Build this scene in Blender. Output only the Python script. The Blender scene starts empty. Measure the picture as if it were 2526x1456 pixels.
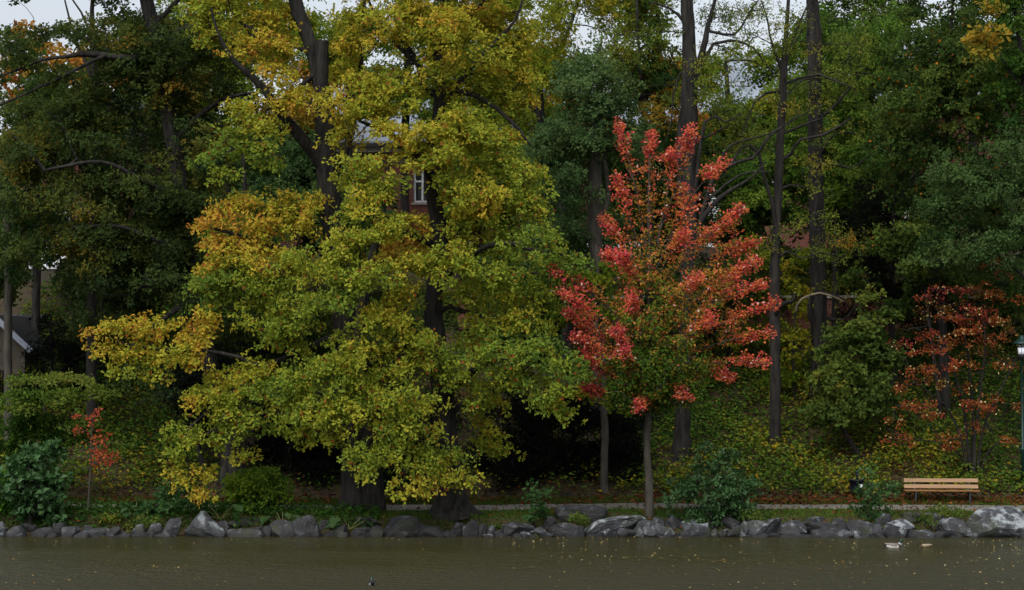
import bpy, math
import numpy as np
from math import radians, sin, cos, pi
# ------------------------------------------------------------------ camera, sky, sun, exposure
SC = bpy.context.scene
H = 4.5
PITCH = math.atan(160 / 4858.0)
cd = bpy.data.cameras.new("camera"); cam = bpy.data.objects.new("camera", cd)
SC.collection.objects.link(cam); SC.camera = cam
cam.location = (0, 0, H); cam.rotation_euler = (pi / 2 + PITCH, 0, 0)
cd.sensor_width = 36.0; cd.lens = 36.0 * 4858 / 2526; cd.clip_start = .5; cd.clip_end = 2000
W = bpy.data.worlds.new("World"); SC.world = W; W.use_nodes = True
nt = W.node_tree; nt.nodes.clear()
SUN_EL, SUN_AZ = radians(52), radians(205)      # direction towards the sun, azimuth clockwise from +Y
out = nt.nodes.new('ShaderNodeOutputWorld'); bg = nt.nodes.new('ShaderNodeBackground')
sky = nt.nodes.new('ShaderNodeTexSky'); sky.sky_type = 'NISHITA'; sky.sun_disc = False
sky.sun_elevation = SUN_EL; sky.sun_rotation = SUN_AZ; sky.dust_density = 3.0; sky.air_density = 1.0
hs = nt.nodes.new('ShaderNodeHueSaturation'); hs.inputs['Saturation'].default_value = .36
geo = nt.nodes.new('ShaderNodeTexCoord'); sep = nt.nodes.new('ShaderNodeSeparateXYZ')
mr = nt.nodes.new('ShaderNodeMapRange'); mr.inputs[1].default_value = .05; mr.inputs[2].default_value = .8
mr.inputs[3].default_value = 1.5; mr.inputs[4].default_value = 2.75
mx = nt.nodes.new('ShaderNodeMix'); mx.data_type = 'RGBA'; mx.blend_type = 'MULTIPLY'; mx.inputs[0].default_value = 1
L = nt.links.new
L(sky.outputs[0], hs.inputs['Color']); L(geo.outputs['Generated'], sep.inputs[0]); L(sep.outputs[2], mr.inputs[0])
L(hs.outputs[0], mx.inputs[6]); L(mr.outputs[0], mx.inputs[7]); L(mx.outputs[2], bg.inputs[0])
bg.inputs[1].default_value = .13; L(bg.outputs[0], out.inputs[0])
sd = bpy.data.lights.new("sun", 'SUN'); so = bpy.data.objects.new("sun", sd); SC.collection.objects.link(so)
sd.energy = .8; sd.angle = radians(22); sd.color = (1, .97, .92)
so.rotation_euler = (pi / 2 - SUN_EL, 0, pi - SUN_AZ)
SC.view_settings.view_transform = 'Standard'; SC.view_settings.look = 'None'
SC.view_settings.exposure = -.25; SC.view_settings.gamma = 1; SC.view_settings.use_curve_mapping = False
SC.render.engine = 'CYCLES'; SC.cycles.max_bounces = 6; SC.cycles.diffuse_bounces = 4; SC.cycles.glossy_bounces = 3
SC.cycles.transmission_bounces = 3; SC.cycles.transparent_max_bounces = 4; SC.cycles.use_denoising = True
SC.cycles.caustics_reflective = False; SC.cycles.caustics_refractive = False

# ------------------------------------------------------------------ helpers
F = 4858.0
def P(px, py, Y):
    """point at depth Y seen at photo position (px,py) of a 2526x1456 view"""
    dx, dy = (px - 1263) / F, (728 - py) / F
    vx, vy, vz = dx, cos(PITCH) - dy * sin(PITCH), sin(PITCH) + dy * cos(PITCH)
    k = Y / vy
    return np.array([vx * k, Y, H + vz * k])
def S(Y): return F / Y          # pixels per metre
def C(r, g, b, k=1.0):
    f = lambda c: (c / 255 / 12.92 if c / 255 <= .04045 else ((c / 255 + .055) / 1.055) ** 2.4) * k
    return np.array([f(r), f(g), f(b)])
def nz(x, y):
    return (np.sin(x * .37 + y * .21 + 1.3) + np.sin(x * .83 - y * .61 + .4) * .6 + np.sin(x * 1.9 + y * 1.3) * .3) / 1.9
def gz(x, y):
    x = np.asarray(x, float); y = np.asarray(y, float)
    xp = [-400, -60, 50.2, 50.9, 51.4, 52.4, 54.4, 55.2, 74, 78, 200, 900]
    zp = [-2, -1.6, -1.3, .05, .40, .50, .52, .62, 8.3, 8.9, 10, 20]
    z = np.interp(y, xp, zp)
    z = z + .10 * np.clip((-4.5 - x) / 2, 0, 1) * np.exp(-((y - 51.9) / .45) ** 2)
    return z + nz(x, y) * (.03 * np.clip(y - 50.5, 0, 1) + .18 * np.clip((y - 55) / 4, 0, 1))

def newmat(name):
    m = bpy.data.materials.new(name); m.use_nodes = True
    n = m.node_tree; return m, n, n.nodes['Principled BSDF'], n.nodes['Material Output']
def noise_mat(name, cols, scale=(1, 1, 1), freq=3, rough=.8, bump=.0, bdist=.05, detail=6, spec=.3, bfreq=None, pos=None):
    m, n, b, o = newmat(name)
    g = n.nodes.new('ShaderNodeNewGeometry'); mp = n.nodes.new('ShaderNodeMapping'); mp.inputs['Scale'].default_value = scale
    n.links.new(g.outputs['Position'], mp.inputs[0])
    t = n.nodes.new('ShaderNodeTexNoise'); t.inputs['Scale'].default_value = freq; t.inputs['Detail'].default_value = detail
    n.links.new(mp.outputs[0], t.inputs['Vector'])
    r = n.nodes.new('ShaderNodeValToRGB'); e = r.color_ramp.elements
    ps = pos or list(np.linspace(.3, .7, len(cols)))
    while len(e) < len(cols): e.new(.5)
    for i, c in enumerate(cols): e[i].position = ps[i]; e[i].color = (*c, 1)
    n.links.new(t.outputs[0], r.inputs[0]); n.links.new(r.outputs[0], b.inputs['Base Color'])
    b.inputs['Roughness'].default_value = rough; b.inputs['Specular IOR Level'].default_value = spec
    if bump:
        t2 = n.nodes.new('ShaderNodeTexNoise'); t2.inputs['Scale'].default_value = bfreq or freq * 3; t2.inputs['Detail'].default_value = 6
        n.links.new(mp.outputs[0], t2.inputs['Vector'])
        bp = n.nodes.new('ShaderNodeBump'); bp.inputs['Strength'].default_value = bump; bp.inputs['Distance'].default_value = bdist
        n.links.new(t2.outputs[0], bp.inputs['Height']); n.links.new(bp.outputs[0], b.inputs['Normal'])
    return m
def flat(name, c, rough=.6, spec=.4, metal=0, var=.15):
    c = np.array(c); return noise_mat(name, [c * (1 - var), c * (1 + var)], freq=14, rough=rough, spec=spec)
def leaf_mat(name, trans=.42, rough=.75, spec=.08):
    m, n, b, o = newmat(name)
    a = n.nodes.new('ShaderNodeAttribute'); a.attribute_name = 'tint'
    n.links.new(a.outputs['Color'], b.inputs['Base Color']); b.inputs['Roughness'].default_value = rough
    b.inputs['Specular IOR Level'].default_value = spec
    tr = n.nodes.new('ShaderNodeBsdfTranslucent'); n.links.new(a.outputs['Color'], tr.inputs[0])
    ms = n.nodes.new('ShaderNodeMixShader'); ms.inputs[0].default_value = trans
    n.links.new(b.outputs[0], ms.inputs[1]); n.links.new(tr.outputs[0], ms.inputs[2]); n.links.new(ms.outputs[0], o.inputs[0])
    return m
M = {}
M['leaf'] = leaf_mat('leaf'); M['leaf_matte'] = leaf_mat('leaf_matte', .3, .8, .08); M['leaf_gloss'] = leaf_mat('leaf_gloss', .28, .5, .3)
M['bark'] = noise_mat('oak_bark', [C(10, 10, 9), C(52, 49, 45)], (1, 1, .18), 9, .9, .9, .06, bfreq=16)
M['bark_grey'] = noise_mat('grey_bark', [C(48, 45, 40), C(82, 77, 68)], (1, 1, .35), 6, .85, .5, .03, bfreq=14)
M['bark_brown'] = noise_mat('brown_bark', [C(24, 23, 21), C(54, 50, 46)], (1, 1, .25), 8, .9, .7, .04, bfreq=16)
M['bark_light'] = noise_mat('light_bark', [C(78, 70, 56), C(118, 106, 84)], (1, 1, .4), 8, .85, .4, .02)
M['birch'] = noise_mat('birch_bark', [C(60, 58, 55), C(190, 188, 180), C(205, 203, 196)], (.6, .6, 3), 5, .7, .2, pos=[.33, .42, .7])
M['soil'] = noise_mat('soil', [C(34, 28, 20), C(62, 50, 32), C(50, 52, 24)], freq=1.6, rough=.95, bump=.6, bdist=.08)
M['path'] = noise_mat('path_gravel', [C(86, 83, 76), C(118, 114, 104)], freq=5, rough=.9, bump=.3, bdist=.02, bfreq=40)

def link(o, parent=None):
    SC.collection.objects.link(o)
    if parent is not None:
        o.parent = parent
    return o
def meta(o, label, cat, group=None, kind=None):
    if label: o['label'] = label
    if cat: o['category'] = cat
    if group: o['group'] = group
    if kind: o['kind'] = kind
    return o
def thing(name, loc, label, cat, group=None, rz=0):
    o = bpy.data.objects.new(name, None); o.empty_display_size = .3
    o.location = [float(v) for v in loc]; o.rotation_euler = (0, 0, rz); link(o); meta(o, label, cat, group); return o
def raw_mesh(name, V, loops, sizes, mat, parent=None, origin=(0, 0, 0), tint=None, smooth=False, mats=None, midx=None):
    V = np.asarray(V, np.float32) - np.asarray(origin, np.float32)
    me = bpy.data.meshes.new(name); me.vertices.add(len(V)); me.vertices.foreach_set('co', V.ravel())
    loops = np.asarray(loops, np.int32); sizes = np.asarray(sizes, np.int32)
    me.loops.add(len(loops)); me.loops.foreach_set('vertex_index', loops)
    me.polygons.add(len(sizes)); st = np.zeros(len(sizes), np.int32); st[1:] = np.cumsum(sizes)[:-1]
    me.polygons.foreach_set('loop_start', st)
    me.polygons.foreach_set('use_smooth', np.full(len(sizes), smooth, bool))
    for m_ in (mats or [mat]): me.materials.append(m_)
    if midx is not None: me.polygons.foreach_set('material_index', np.asarray(midx, np.int32))
    if tint is not None:
        a = me.color_attributes.new('tint', 'FLOAT_COLOR', 'POINT')
        c = np.ones((len(V), 4), np.float32); c[:, :3] = tint; a.data.foreach_set('color', c.ravel())
    me.update(calc_edges=True); me.validate(clean_customdata=False)
    o = bpy.data.objects.new(name, me)
    if parent is None: o.location = [float(v) for v in origin]
    return link(o, parent)

class MB:
    """collects polygons of one mesh"""
    def __init__(s): s.v = []; s.f = []; s.m = []
    def add(s, vs, fs, mi=0):
        b = len(s.v); s.v += [tuple(map(float, p)) for p in vs]; s.f += [[b + i for i in f] for f in fs]; s.m += [mi] * len(fs); return s
    def box(s, x0, x1, y0, y1, z0, z1, mi=0):
        v = [(x, y, z) for x in (x0, x1) for y in (y0, y1) for z in (z0, z1)]
        return s.add(v, [(0, 1, 3, 2), (4, 6, 7, 5), (0, 4, 5, 1), (2, 3, 7, 6), (0, 2, 6, 4), (1, 5, 7, 3)], mi)
    def lathe(s, prof, n=20, c=(0, 0), mi=0, a0=0):
        vs = [(c[0] + r * cos(2 * pi * k / n + a0), c[1] + r * sin(2 * pi * k / n + a0), z) for r, z in prof for k in range(n)]
        fs = [(i * n + k, i * n + (k + 1) % n, (i + 1) * n + (k + 1) % n, (i + 1) * n + k) for i in range(len(prof) - 1) for k in range(n)]
        fs += [tuple(range(n))[::-1], tuple((len(prof) - 1) * n + k for k in range(n))]
        return s.add(vs, fs, mi)
    def bar(s, a, b, w, h, mi=0):
        a = np.array(a, float); b = np.array(b, float); d = b - a; d /= np.linalg.norm(d)
        u = np.cross(d, (0, 0, 1.0)); u = np.array((1., 0, 0)) if np.linalg.norm(u) < .05 else u / np.linalg.norm(u)
        v = np.cross(u, d); vs = []
        for p in (a, b):
            for su, sv in ((-1, -1), (1, -1), (1, 1), (-1, 1)): vs.append(p + u * su * w / 2 + v * sv * h / 2)
        return s.add(vs, [(0, 1, 5, 4), (1, 2, 6, 5), (2, 3, 7, 6), (3, 0, 4, 7), (3, 2, 1, 0), (4, 5, 6, 7)], mi)
    def build(s, name, mats, parent=None, smooth=False, bevel=0, origin=(0, 0, 0)):
        mats = mats if isinstance(mats, list) else [mats]
        o = raw_mesh(name, np.array(s.v), [i for f in s.f for i in f], [len(f) for f in s.f], None, parent, origin, None, smooth, mats, s.m)
        if bevel:
            b = o.modifiers.new('b', 'BEVEL'); b.width = bevel; b.segments = 2; b.limit_method = 'ANGLE'
        return o

def catmull(P_, step=.25):
    P_ = np.asarray(P_, float); out_ = []
    n = len(P_)
    for i in range(n - 1):
        p0, p1, p2, p3 = P_[max(i - 1, 0)], P_[i], P_[i + 1], P_[min(i + 2, n - 1)]
        k = max(1, int(np.linalg.norm(p2[:3] - p1[:3]) / step))
        for t in np.arange(k) / k:
            out_.append(.5 * ((2 * p1) + (-p0 + p2) * t + (2 * p0 - 5 * p1 + 4 * p2 - p3) * t * t + (-p0 + 3 * p1 - 3 * p2 + p3) * t ** 3))
    out_.append(P_[-1]); return np.array(out_)
def tube(pts, rad, sides, rs, ridge=0.0, flare=0.0):
    """returns V, F for a tapered tube with bark relief"""
    n = len(pts); T = np.gradient(pts, axis=0); T /= np.linalg.norm(T, axis=1)[:, None] + 1e-9
    ref = np.array([0, 1., 0]) if abs(T[0][1]) < .8 else np.array([1., 0, 0])
    U = np.cross(T, ref); U /= np.linalg.norm(U, axis=1)[:, None] + 1e-9; Vv = np.cross(T, U)
    a = np.arange(sides) * 2 * pi / sides; ph = rs.rand(4) * 6
    rr = np.repeat(rad[:, None], sides, 1)
    if ridge:
        s = np.arange(n)[:, None] * .25
        rr = rr * (1 + ridge * (np.sin(a * 3 + ph[0] + s * .9) + .7 * np.sin(a * 7 + ph[1] - s * .6) + .5 * np.sin(a * 2 + s * 2.3 + ph[2]) + rs.randn(n, sides) * .5))
    if flare:
        h = np.linalg.norm(pts - pts[0], axis=1)[:, None]
        rr = rr * (1 + flare * np.exp(-h / .45) * (.55 + .45 * np.sin(a * 5 + ph[3])))
    V = pts[:, None, :] + rr[:, :, None] * (np.cos(a)[None, :, None] * U[:, None, :] + np.sin(a)[None, :, None] * Vv[:, None, :])
    V = V.reshape(-1, 3); i = np.arange(n - 1)[:, None] * sides; k = np.arange(sides)[None, :]; k2 = (k + 1) % sides
    Fq = np.stack([i + k, i + k2, i + sides + k2, i + sides + k], -1).reshape(-1, 4)
    return V, Fq
def tubes_mesh(name, lst, mat, parent, origin):
    Vs, Fs, b = [], [], 0
    for V, Fq in lst: Vs.append(V); Fs.append(Fq + b); b += len(V)
    V = np.concatenate(Vs); Fq = np.concatenate(Fs)
    return raw_mesh(name, V, Fq.ravel(), np.full(len(Fq), 4), mat, parent, origin, None, True)
def prisms(A, B, ra, rb, sides=3):
    d = B - A; d /= np.linalg.norm(d, axis=1)[:, None] + 1e-9
    ref = np.where(np.abs(d[:, 2:3]) > .9, np.array([[1., 0, 0]]), np.array([[0, 0, 1.]]))
    U = np.cross(d, ref); U /= np.linalg.norm(U, axis=1)[:, None] + 1e-9; Vv = np.cross(d, U)
    a = np.arange(sides) * 2 * pi / sides
    ring = np.cos(a)[None, :, None] * U[:, None] + np.sin(a)[None, :, None] * Vv[:, None]
    V = np.concatenate([A[:, None] + ring * ra[:, None, None], B[:, None] + ring * rb[:, None, None]], 1).reshape(-1, 3)
    b = (np.arange(len(A)) * 2 * sides)[:, None]; k = np.arange(sides)[None]; k2 = (k + 1) % sides
    Fq = np.stack([b + k, b + k2, b + sides + k2, b + sides + k], -1).reshape(-1, 4)
    return V, Fq
def unit(v): return v / (np.linalg.norm(v, axis=-1, keepdims=True) + 1e-9)
def leaves_mesh(name, c, d, n, Ls, Ws, col, mat, parent=None, origin=(0, 0, 0), wide=.6, fold=.18):
    d = unit(d); n = unit(n - d * np.sum(n * d, 1)[:, None]); s = np.cross(n, d)
    Ls = Ls[:, None]; Ws = Ws[:, None]
    V = np.stack([c, c + d * Ls * wide + s * Ws * .5 + n * Ws * fold, c + d * Ls - n * Ls * .12, c + d * Ls * wide - s * Ws * .5 + n * Ws * fold], 1).reshape(-1, 3)
    b = (np.arange(len(c)) * 4)[:, None]
    loops = np.concatenate([b, b + 1, b + 2, b, b + 2, b + 3], 1).ravel()
    return raw_mesh(name, V, loops, np.full(len(c) * 2, 3), mat, parent, origin, np.repeat(col, 4, 0))
def ramp_eval(ramp, t):
    ramp = np.asarray(ramp); t = np.clip(t, 0, 1) * (len(ramp) - 1); i = np.minimum(t.astype(int), len(ramp) - 2); f = (t - i)[:, None]
    return ramp[i] * (1 - f) + ramp[i + 1] * f

def foliage(name, sp_c, sp_out, sp_t, ramp, rs, parent, origin, r=.45, flatn=.4, nros=8, nleaf=7, L=.12, Wd=.07, mat='leaf',
            droop=0., tn=.06, keep_up=.5, bright=.11, wide=.6, rosr=.037, odd=None, srm=None):
    """leaf rosettes spread through every spray of a crown"""
    n = len(sp_c)
    sc = (.7 + .6 * rs.rand(n, 1, 1)) * (1 if srm is None else srm[:, None, None])
    q = unit(rs.randn(n, nros, 3)) * (rs.rand(n, nros, 1) ** .45) * r * sc
    q[:, :, 2] *= flatn
    outv = unit(sp_out)[:, None, :]
    hd = np.sum(q[:, :, :2] * outv[:, :, :2], -1)
    q[:, :, 2] += -.25 * hd - droop * np.maximum(hd, 0)      # outer edge hangs a little
    rc = (sp_c[:, None, :] + q).reshape(-1, 3)
    ax = unit(outv * .55 + np.array([0, 0, keep_up]) + rs.randn(n, nros, 3) * .5 + q / r * .45).reshape(-1, 3)
    rt = (sp_t[:, None] + rs.randn(n, nros) * tn).ravel()
    N = len(rc)
    dl = unit(rs.randn(N, nleaf, 3)); dl = unit(dl - ax[:, None] * np.sum(dl * ax[:, None], -1, keepdims=True) * .85 + ax[:, None] * .25)
    dl[:, :, 2] -= droop * .5
    c = rc[:, None] + dl * rosr + rs.randn(N, nleaf, 3) * rosr
    nn = ax[:, None] + rs.randn(N, nleaf, 3) * .45
    t = (rt[:, None] + rs.randn(N, nleaf) * tn).ravel()
    col = ramp_eval(ramp, t) * (1 + (rs.rand(len(t), 1) - .5) * 2 * bright) * np.repeat((1 + rs.randn(N, 1) * .07), nleaf, 0)
    if odd is not None:
        p, oc = odd; k = (rs.rand(len(t)) < p) & ((t > .5) | (p > .055) | (oc[2] < .2)); col[k] = oc * (.8 + .4 * rs.rand(k.sum(), 1))
    m = len(t); ls = L * (.7 + .6 * rs.rand(m)); ws = Wd * (.7 + .6 * rs.rand(m))
    return leaves_mesh(name, c.reshape(-1, 3), dl.reshape(-1, 3), nn.reshape(-1, 3), ls, ws, np.clip(col, 0.003, .85), M[mat], parent, origin, wide)

def grow(nodes, targets, rs, step=.5, bend=.12):
    """joins every target to the nearest branch node, returns prisms and pipe-model radii"""
    cap = len(nodes) + len(targets) * 12
    N = np.zeros((cap, 3)); N[:len(nodes)] = nodes; par = np.full(cap, -1); n = len(nodes); n0 = n
    order = np.argsort([np.min(np.sum((nodes - t) ** 2, 1)) for t in targets]); cnt = np.zeros(cap)
    for ti in order:
        t = targets[ti]; d = np.sum((N[:n] - t) ** 2, 1) + 1.2 * np.maximum(N[:n, 2] - t[2], 0)
        j = int(np.argmin(d)); a = N[j]; dist = np.linalg.norm(t - a); k = int(min(10, max(2, dist / step)))
        perp = rs.randn(3) * bend * dist; perp[2] = abs(perp[2]) * .6
        last = j
        for i in range(1, k + 1):
            f = i / k; N[n] = a + (t - a) * f + perp * math.sin(pi * f) + (rs.randn(3) * .03 if i < k else 0); par[n] = last; last = n; n += 1
        cnt[last] = 1
    for i in range(n - 1, n0 - 1, -1):
        if par[i] >= n0: cnt[par[i]] += cnt[i]
    idx = np.arange(n0, n); pr = par[idx]; rb = .0055 * np.sqrt(cnt[idx]) + .003
    pc = np.where(pr >= n0, .0055 * np.sqrt(np.maximum(cnt[pr], 1)) + .003, rb * 1.3)
    return N[pr], N[idx], np.minimum(pc, rb * 1.6), rb

COV = 1.75
GAPS = [(1755, 500, 30, 44, .95), (1043, 458, 14, 30, .75), (985, 608, 40, 10, .8), (1200, 600, 18, 12, .8), (1535, 600, 22, 10, .8), (1005, 302, 30, 12, .4), (975, 132, 30, 24, .6), (905, 150, 16, 24, .8), (1165, 110, 14, 18, .7), (1270, 320, 18, 22, .6),
        (1640, 50, 30, 50, .6), (1800, 110, 60, 44, .4), (1810, 225, 80, 50, .4), (50, 30, 120, 44, .9), (98, 752, 46, 20, .95), (2242, 110, 22, 44, .8), (1905, 450, 24, 20, .8), (1150, 250, 12, 12, .7), (860, 240, 14, 30, .6), (625, 215, 14, 16, .7), (10, 400, 14, 40, .7), (60, 480, 40, 14, .4), (120, 660, 40, 14, .8), (1655, 440, 16, 24, .7)]
def gap_keep(p, rs, m=99):
    vy = p[:, 1] * cos(PITCH) + (p[:, 2] - H) * sin(PITCH); vz = -p[:, 1] * sin(PITCH) + (p[:, 2] - H) * cos(PITCH)
    px = 1263 + p[:, 0] / vy * F; py = 728 - vz / vy * F; k = np.ones(len(p), bool)
    for gx, gy, gw, gh, pr in GAPS[:m]: k &= ~((((px - gx) / (gw + 12)) ** 2 + ((py - gy) / (gh + 12)) ** 2 < 1) & (rs.rand(len(p)) < pr))
    return k
def tree(name, label, cat, Y, limbs, lobes, ramp, seed=0, bark='bark', cover=2.4, r=.45, step=.5, twigs=True, ridge=.05, flare=.5,
         group=None, sides=14, extra=None, base=True, spines=None, crown_label=None, depth=1.0, bare=0, **fo):
    rs = np.random.RandomState(seed); sc = S(Y)
    L3 = []
    for li, lb in enumerate(limbs):
        pts = []
        for q in lb:
            px, py, w = q[0], q[1], q[2]; dy = q[3] if len(q) > 3 else 0
            p = P(px, py, Y + dy); pts.append([*p, w / 2 / S(Y + dy)])
        if li == 0 or (len(lb[0]) > 4):
            b = list(pts[0]); g = float(gz(b[0], b[1])) - .12
            if b[2] > g + .05: pts = [[b[0], b[1], g, b[3] * 1.05]] + pts
            else: pts[0][2] = g
        L3.append(catmull(pts))
    b0 = L3[0][0][:3] if L3 else None
    if b0 is None:
        p = P(lobes[0][0], lobes[0][1], Y); b0 = np.array([p[0], Y, float(gz(p[0], Y))])
    org = np.array([b0[0], b0[1], float(gz(b0[0], b0[1]))])
    root = thing(name, org, label, cat, group)
    if L3:
        lst = []
        for li, l in enumerate(L3):
            rmax = l[:, 3].max(); sd_ = sides if rmax > .08 else (8 if rmax > .03 else 5)
            lst.append(tube(l[:, :3] + (rs.randn(len(l), 3) * .008), np.maximum(l[:, 3], .006), sd_, rs, ridge if rmax > .06 else 0, flare if li == 0 or False else 0))
        tubes_mesh('trunk', lst, M[bark], root, org)
    # sprays
    cs, os_, ts, sm = [], [], [], []
    ctr = np.mean([P(l[0], l[1], Y) for l in lobes], 0) if lobes else b0
    for l in lobes:
        px, py, rx, ry, dy, t = l[:6]; dn = l[6] if len(l) > 6 else 1.
        c = P(px, py, Y + dy); s_ = S(Y + dy); RX, RZ = rx / s_, ry / s_; RY = min(max((RX + RZ) * .5, .5), 2.4) * depth
        n = max(2, int(pi * RX * RZ * cover * COV * dn / (pi * r * r * .55)))
        u = unit(rs.randn(n, 3)) * (rs.rand(n, 1) ** .42); q = u * np.array([RX, RY, RZ]) * np.exp(rs.randn(n, 1) * .16)
        pp = c + q; o_ = unit(u * .8 + unit(pp - ctr) * .6 + np.array([0, -.25, 0]))
        sm.append(np.ones(n)); cs.append(pp); os_.append(o_); ts.append(t + rs.randn(n) * .06 + nz(pp[:, 0] * 2, pp[:, 2] * 2) * .05)
    for sp in (spines or []):       # boughs with leaves massed along them: (points, r0, r1, t0, t1)
        pl, r0, r1, t0, t1 = sp
        l = catmull([[*P(q[0], q[1], Y + q[2]), 0] for q in pl], .13)[:, :3]; f = np.linspace(0, 1, len(l))
        k = 1; pp = np.repeat(l, k, 0); ff = np.repeat(f, k); kp = rs.rand(len(pp)) < .25 + ff * 1.2; pp, ff = pp[kp], ff[kp]; rr = (r0 + (r1 - r0) * ff)[:, None]
        off = rs.randn(len(pp), 3) * rr * np.array([.6, .6, .35])
        sm.append((1.0 - .65 * ff) * (.6 if r0 < .08 else 1)); cs.append(pp + off); os_.append(unit(off + np.array([0, -.1, .15]))); ts.append(t0 + (t1 - t0) * ff + off[:, 2] * .5 + rs.randn(len(pp)) * .07)
    if cs:
        cs = np.concatenate(cs); os_ = np.concatenate(os_); ts = np.concatenate(ts); sm = np.concatenate(sm)
        k_ = gap_keep(cs, rs, 1 if name == 'maple_tree' and Y < 53 else 99); cs, os_, ts, sm = cs[k_], os_[k_], ts[k_], sm[k_]
        # nothing below the ground
        g = gz(cs[:, 0], cs[:, 1]) + .15; cs[:, 2] = np.maximum(cs[:, 2], g)
        fo2 = dict(r=r, srm=sm); fo2.update(fo)
        foliage('crown', cs, os_, ts, ramp, rs, root, org, **fo2)
        if twigs:
            nodes = np.concatenate([l[:, :3] for l in L3]) if L3 else np.array([org])
            tg = cs
            if bare:
                k = rs.choice(len(cs), int(len(cs) * bare)); tg = np.concatenate([cs, cs[k] + rs.randn(len(k), 3) * .5])
            if len(nodes) > 40 and len(L3) and L3[0][-1][2] - L3[0][0][2] > 4: nodes = nodes[nodes[:, 2] > b0[2] + 1.2]
            A, B, ra, rb = grow(nodes, tg, rs, step); V, Fq = prisms(A, B, ra, rb)
            raw_mesh('branches', V, Fq.ravel(), np.full(len(Fq), 4), M[bark], root, org, None, True)
    return root
def fill(x0, x1, y0, y1, n, rx, ry, dy0, dy1, t0, t1, seed, dn=1.):
    rs = np.random.RandomState(seed); o = []
    for i in range(n):
        o.append((x0 + (x1 - x0) * rs.rand(), y0 + (y1 - y0) * rs.rand(), rx * (.7 + .6 * rs.rand()), ry * (.7 + .6 * rs.rand()),
                  dy0 + (dy1 - dy0) * rs.rand(), t0 + (t1 - t0) * rs.rand(), dn))
    return o

# ------------------------------------------------------------------ the setting
def grid_sheet(name, xs, ys, zf, mat, lift=0):
    X, Yv = np.meshgrid(xs, ys); Z = zf(X, Yv) + lift; V = np.stack([X, Yv, Z], -1).reshape(-1, 3)
    nx, ny = len(xs), len(ys); i = (np.arange(ny - 1)[:, None] * nx + np.arange(nx - 1)[None]).ravel()
    Fq = np.stack([i, i + 1, i + nx + 1, i + nx], 1)
    return raw_mesh(name, V, Fq.ravel(), np.full(len(Fq), 4), mat, None, (0, 0, 0), None, True)
xs = np.concatenate([np.linspace(-900, -40, 20), np.linspace(-39, 39, 240), np.linspace(40, 900, 20)])
ys = np.concatenate([np.linspace(-300, 48, 24), np.arange(49, 60, .2), np.arange(60, 90, .7), np.linspace(92, 900, 20)])
meta(grid_sheet('ground', xs, ys, gz, M['soil']), None, None, None, 'structure')
# gravel path follows the bank
xs2 = np.linspace(-45, 45, 300)
def path_edge(x): return 52.55 + .10 * np.sin(x * .35) + .05 * np.sin(x * 1.7)
V = []; 
for x in xs2:
    for k in range(7):
        y = path_edge(x) + k / 6 * (1.75 + .05 * np.sin(x * 2.3)); V.append((x, y, float(gz(x, y)) + .012 + .02 * math.sin(pi * k / 6)))
i = (np.arange(299)[:, None] * 7 + np.arange(6)[None]).ravel(); Fq = np.stack([i, i + 7, i + 8, i + 1], 1)
meta(raw_mesh('path', V, Fq.ravel(), np.full(len(Fq), 4), M['path'], smooth=True), None, None, None, 'structure')
# pond
m, n, b, o = newmat('pond_water')
b.inputs['Base Color'].default_value = (*C(50, 48, 24), 1); b.inputs['IOR'].default_value = 1.33
g = n.nodes.new('ShaderNodeNewGeometry'); sx = n.nodes.new('ShaderNodeSeparateXYZ'); n.links.new(g.outputs['Position'], sx.inputs[0])
def nnode(scale, freq, det, rot=0):
    mp = n.nodes.new('ShaderNodeMapping'); mp.inputs['Scale'].default_value = scale; mp.inputs['Rotation'].default_value = (0, 0, rot); n.links.new(g.outputs['Position'], mp.inputs[0])
    t = n.nodes.new('ShaderNodeTexNoise'); t.inputs['Scale'].default_value = freq; t.inputs['Detail'].default_value = det
    n.links.new(mp.outputs[0], t.inputs['Vector']); return t
gust = nnode((.16, .5, 1), 1.0, 4, .15)
far = n.nodes.new('ShaderNodeMapRange'); far.inputs[1].default_value = 48; far.inputs[2].default_value = 37; n.links.new(sx.outputs[1], far.inputs[0])
gm = n.nodes.new('ShaderNodeMath'); gm.operation = 'MULTIPLY_ADD'; gm.inputs[1].default_value = 1.1; gm.inputs[2].default_value = -.5; n.links.new(gust.outputs[0], gm.inputs[0])
wind = n.nodes.new('ShaderNodeMath'); wind.operation = 'ADD'; wind.use_clamp = True; n.links.new(far.outputs[0], wind.inputs[0]); n.links.new(gm.outputs[0], wind.inputs[1])
rm = n.nodes.new('ShaderNodeMapRange'); rm.inputs[3].default_value = .16; rm.inputs[4].default_value = .66; n.links.new(wind.outputs[0], rm.inputs[0]); n.links.new(rm.outputs[0], b.inputs['Roughness'])
r1 = nnode((.6, 1.7, 1), 3.2, 6, .1); r2 = nnode((1, 2.0, 1), 9, 3, -.2)
ad = n.nodes.new('ShaderNodeMath'); ad.operation = 'MULTIPLY_ADD'; ad.inputs[1].default_value = .45; n.links.new(r2.outputs[0], ad.inputs[0]); n.links.new(r1.outputs[0], ad.inputs[2])
bm_ = n.nodes.new('ShaderNodeMapRange'); bm_.inputs[3].default_value = .06; bm_.inputs[4].default_value = .36; n.links.new(wind.outputs[0], bm_.inputs[0])
bp = n.nodes.new('ShaderNodeBump'); bp.inputs['Strength'].default_value = 1.0; n.links.new(bm_.outputs[0], bp.inputs['Distance']); n.links.new(ad.outputs[0], bp.inputs['Height']); n.links.new(bp.outputs[0], b.inputs['Normal'])
wv = [(-900, -290, 0), (900, -290, 0), (900, 51.2, 0), (-900, 51.2, 0)]
meta(raw_mesh('water', wv, [0, 1, 2, 3], [4], m), None, None, None, 'structure')

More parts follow.
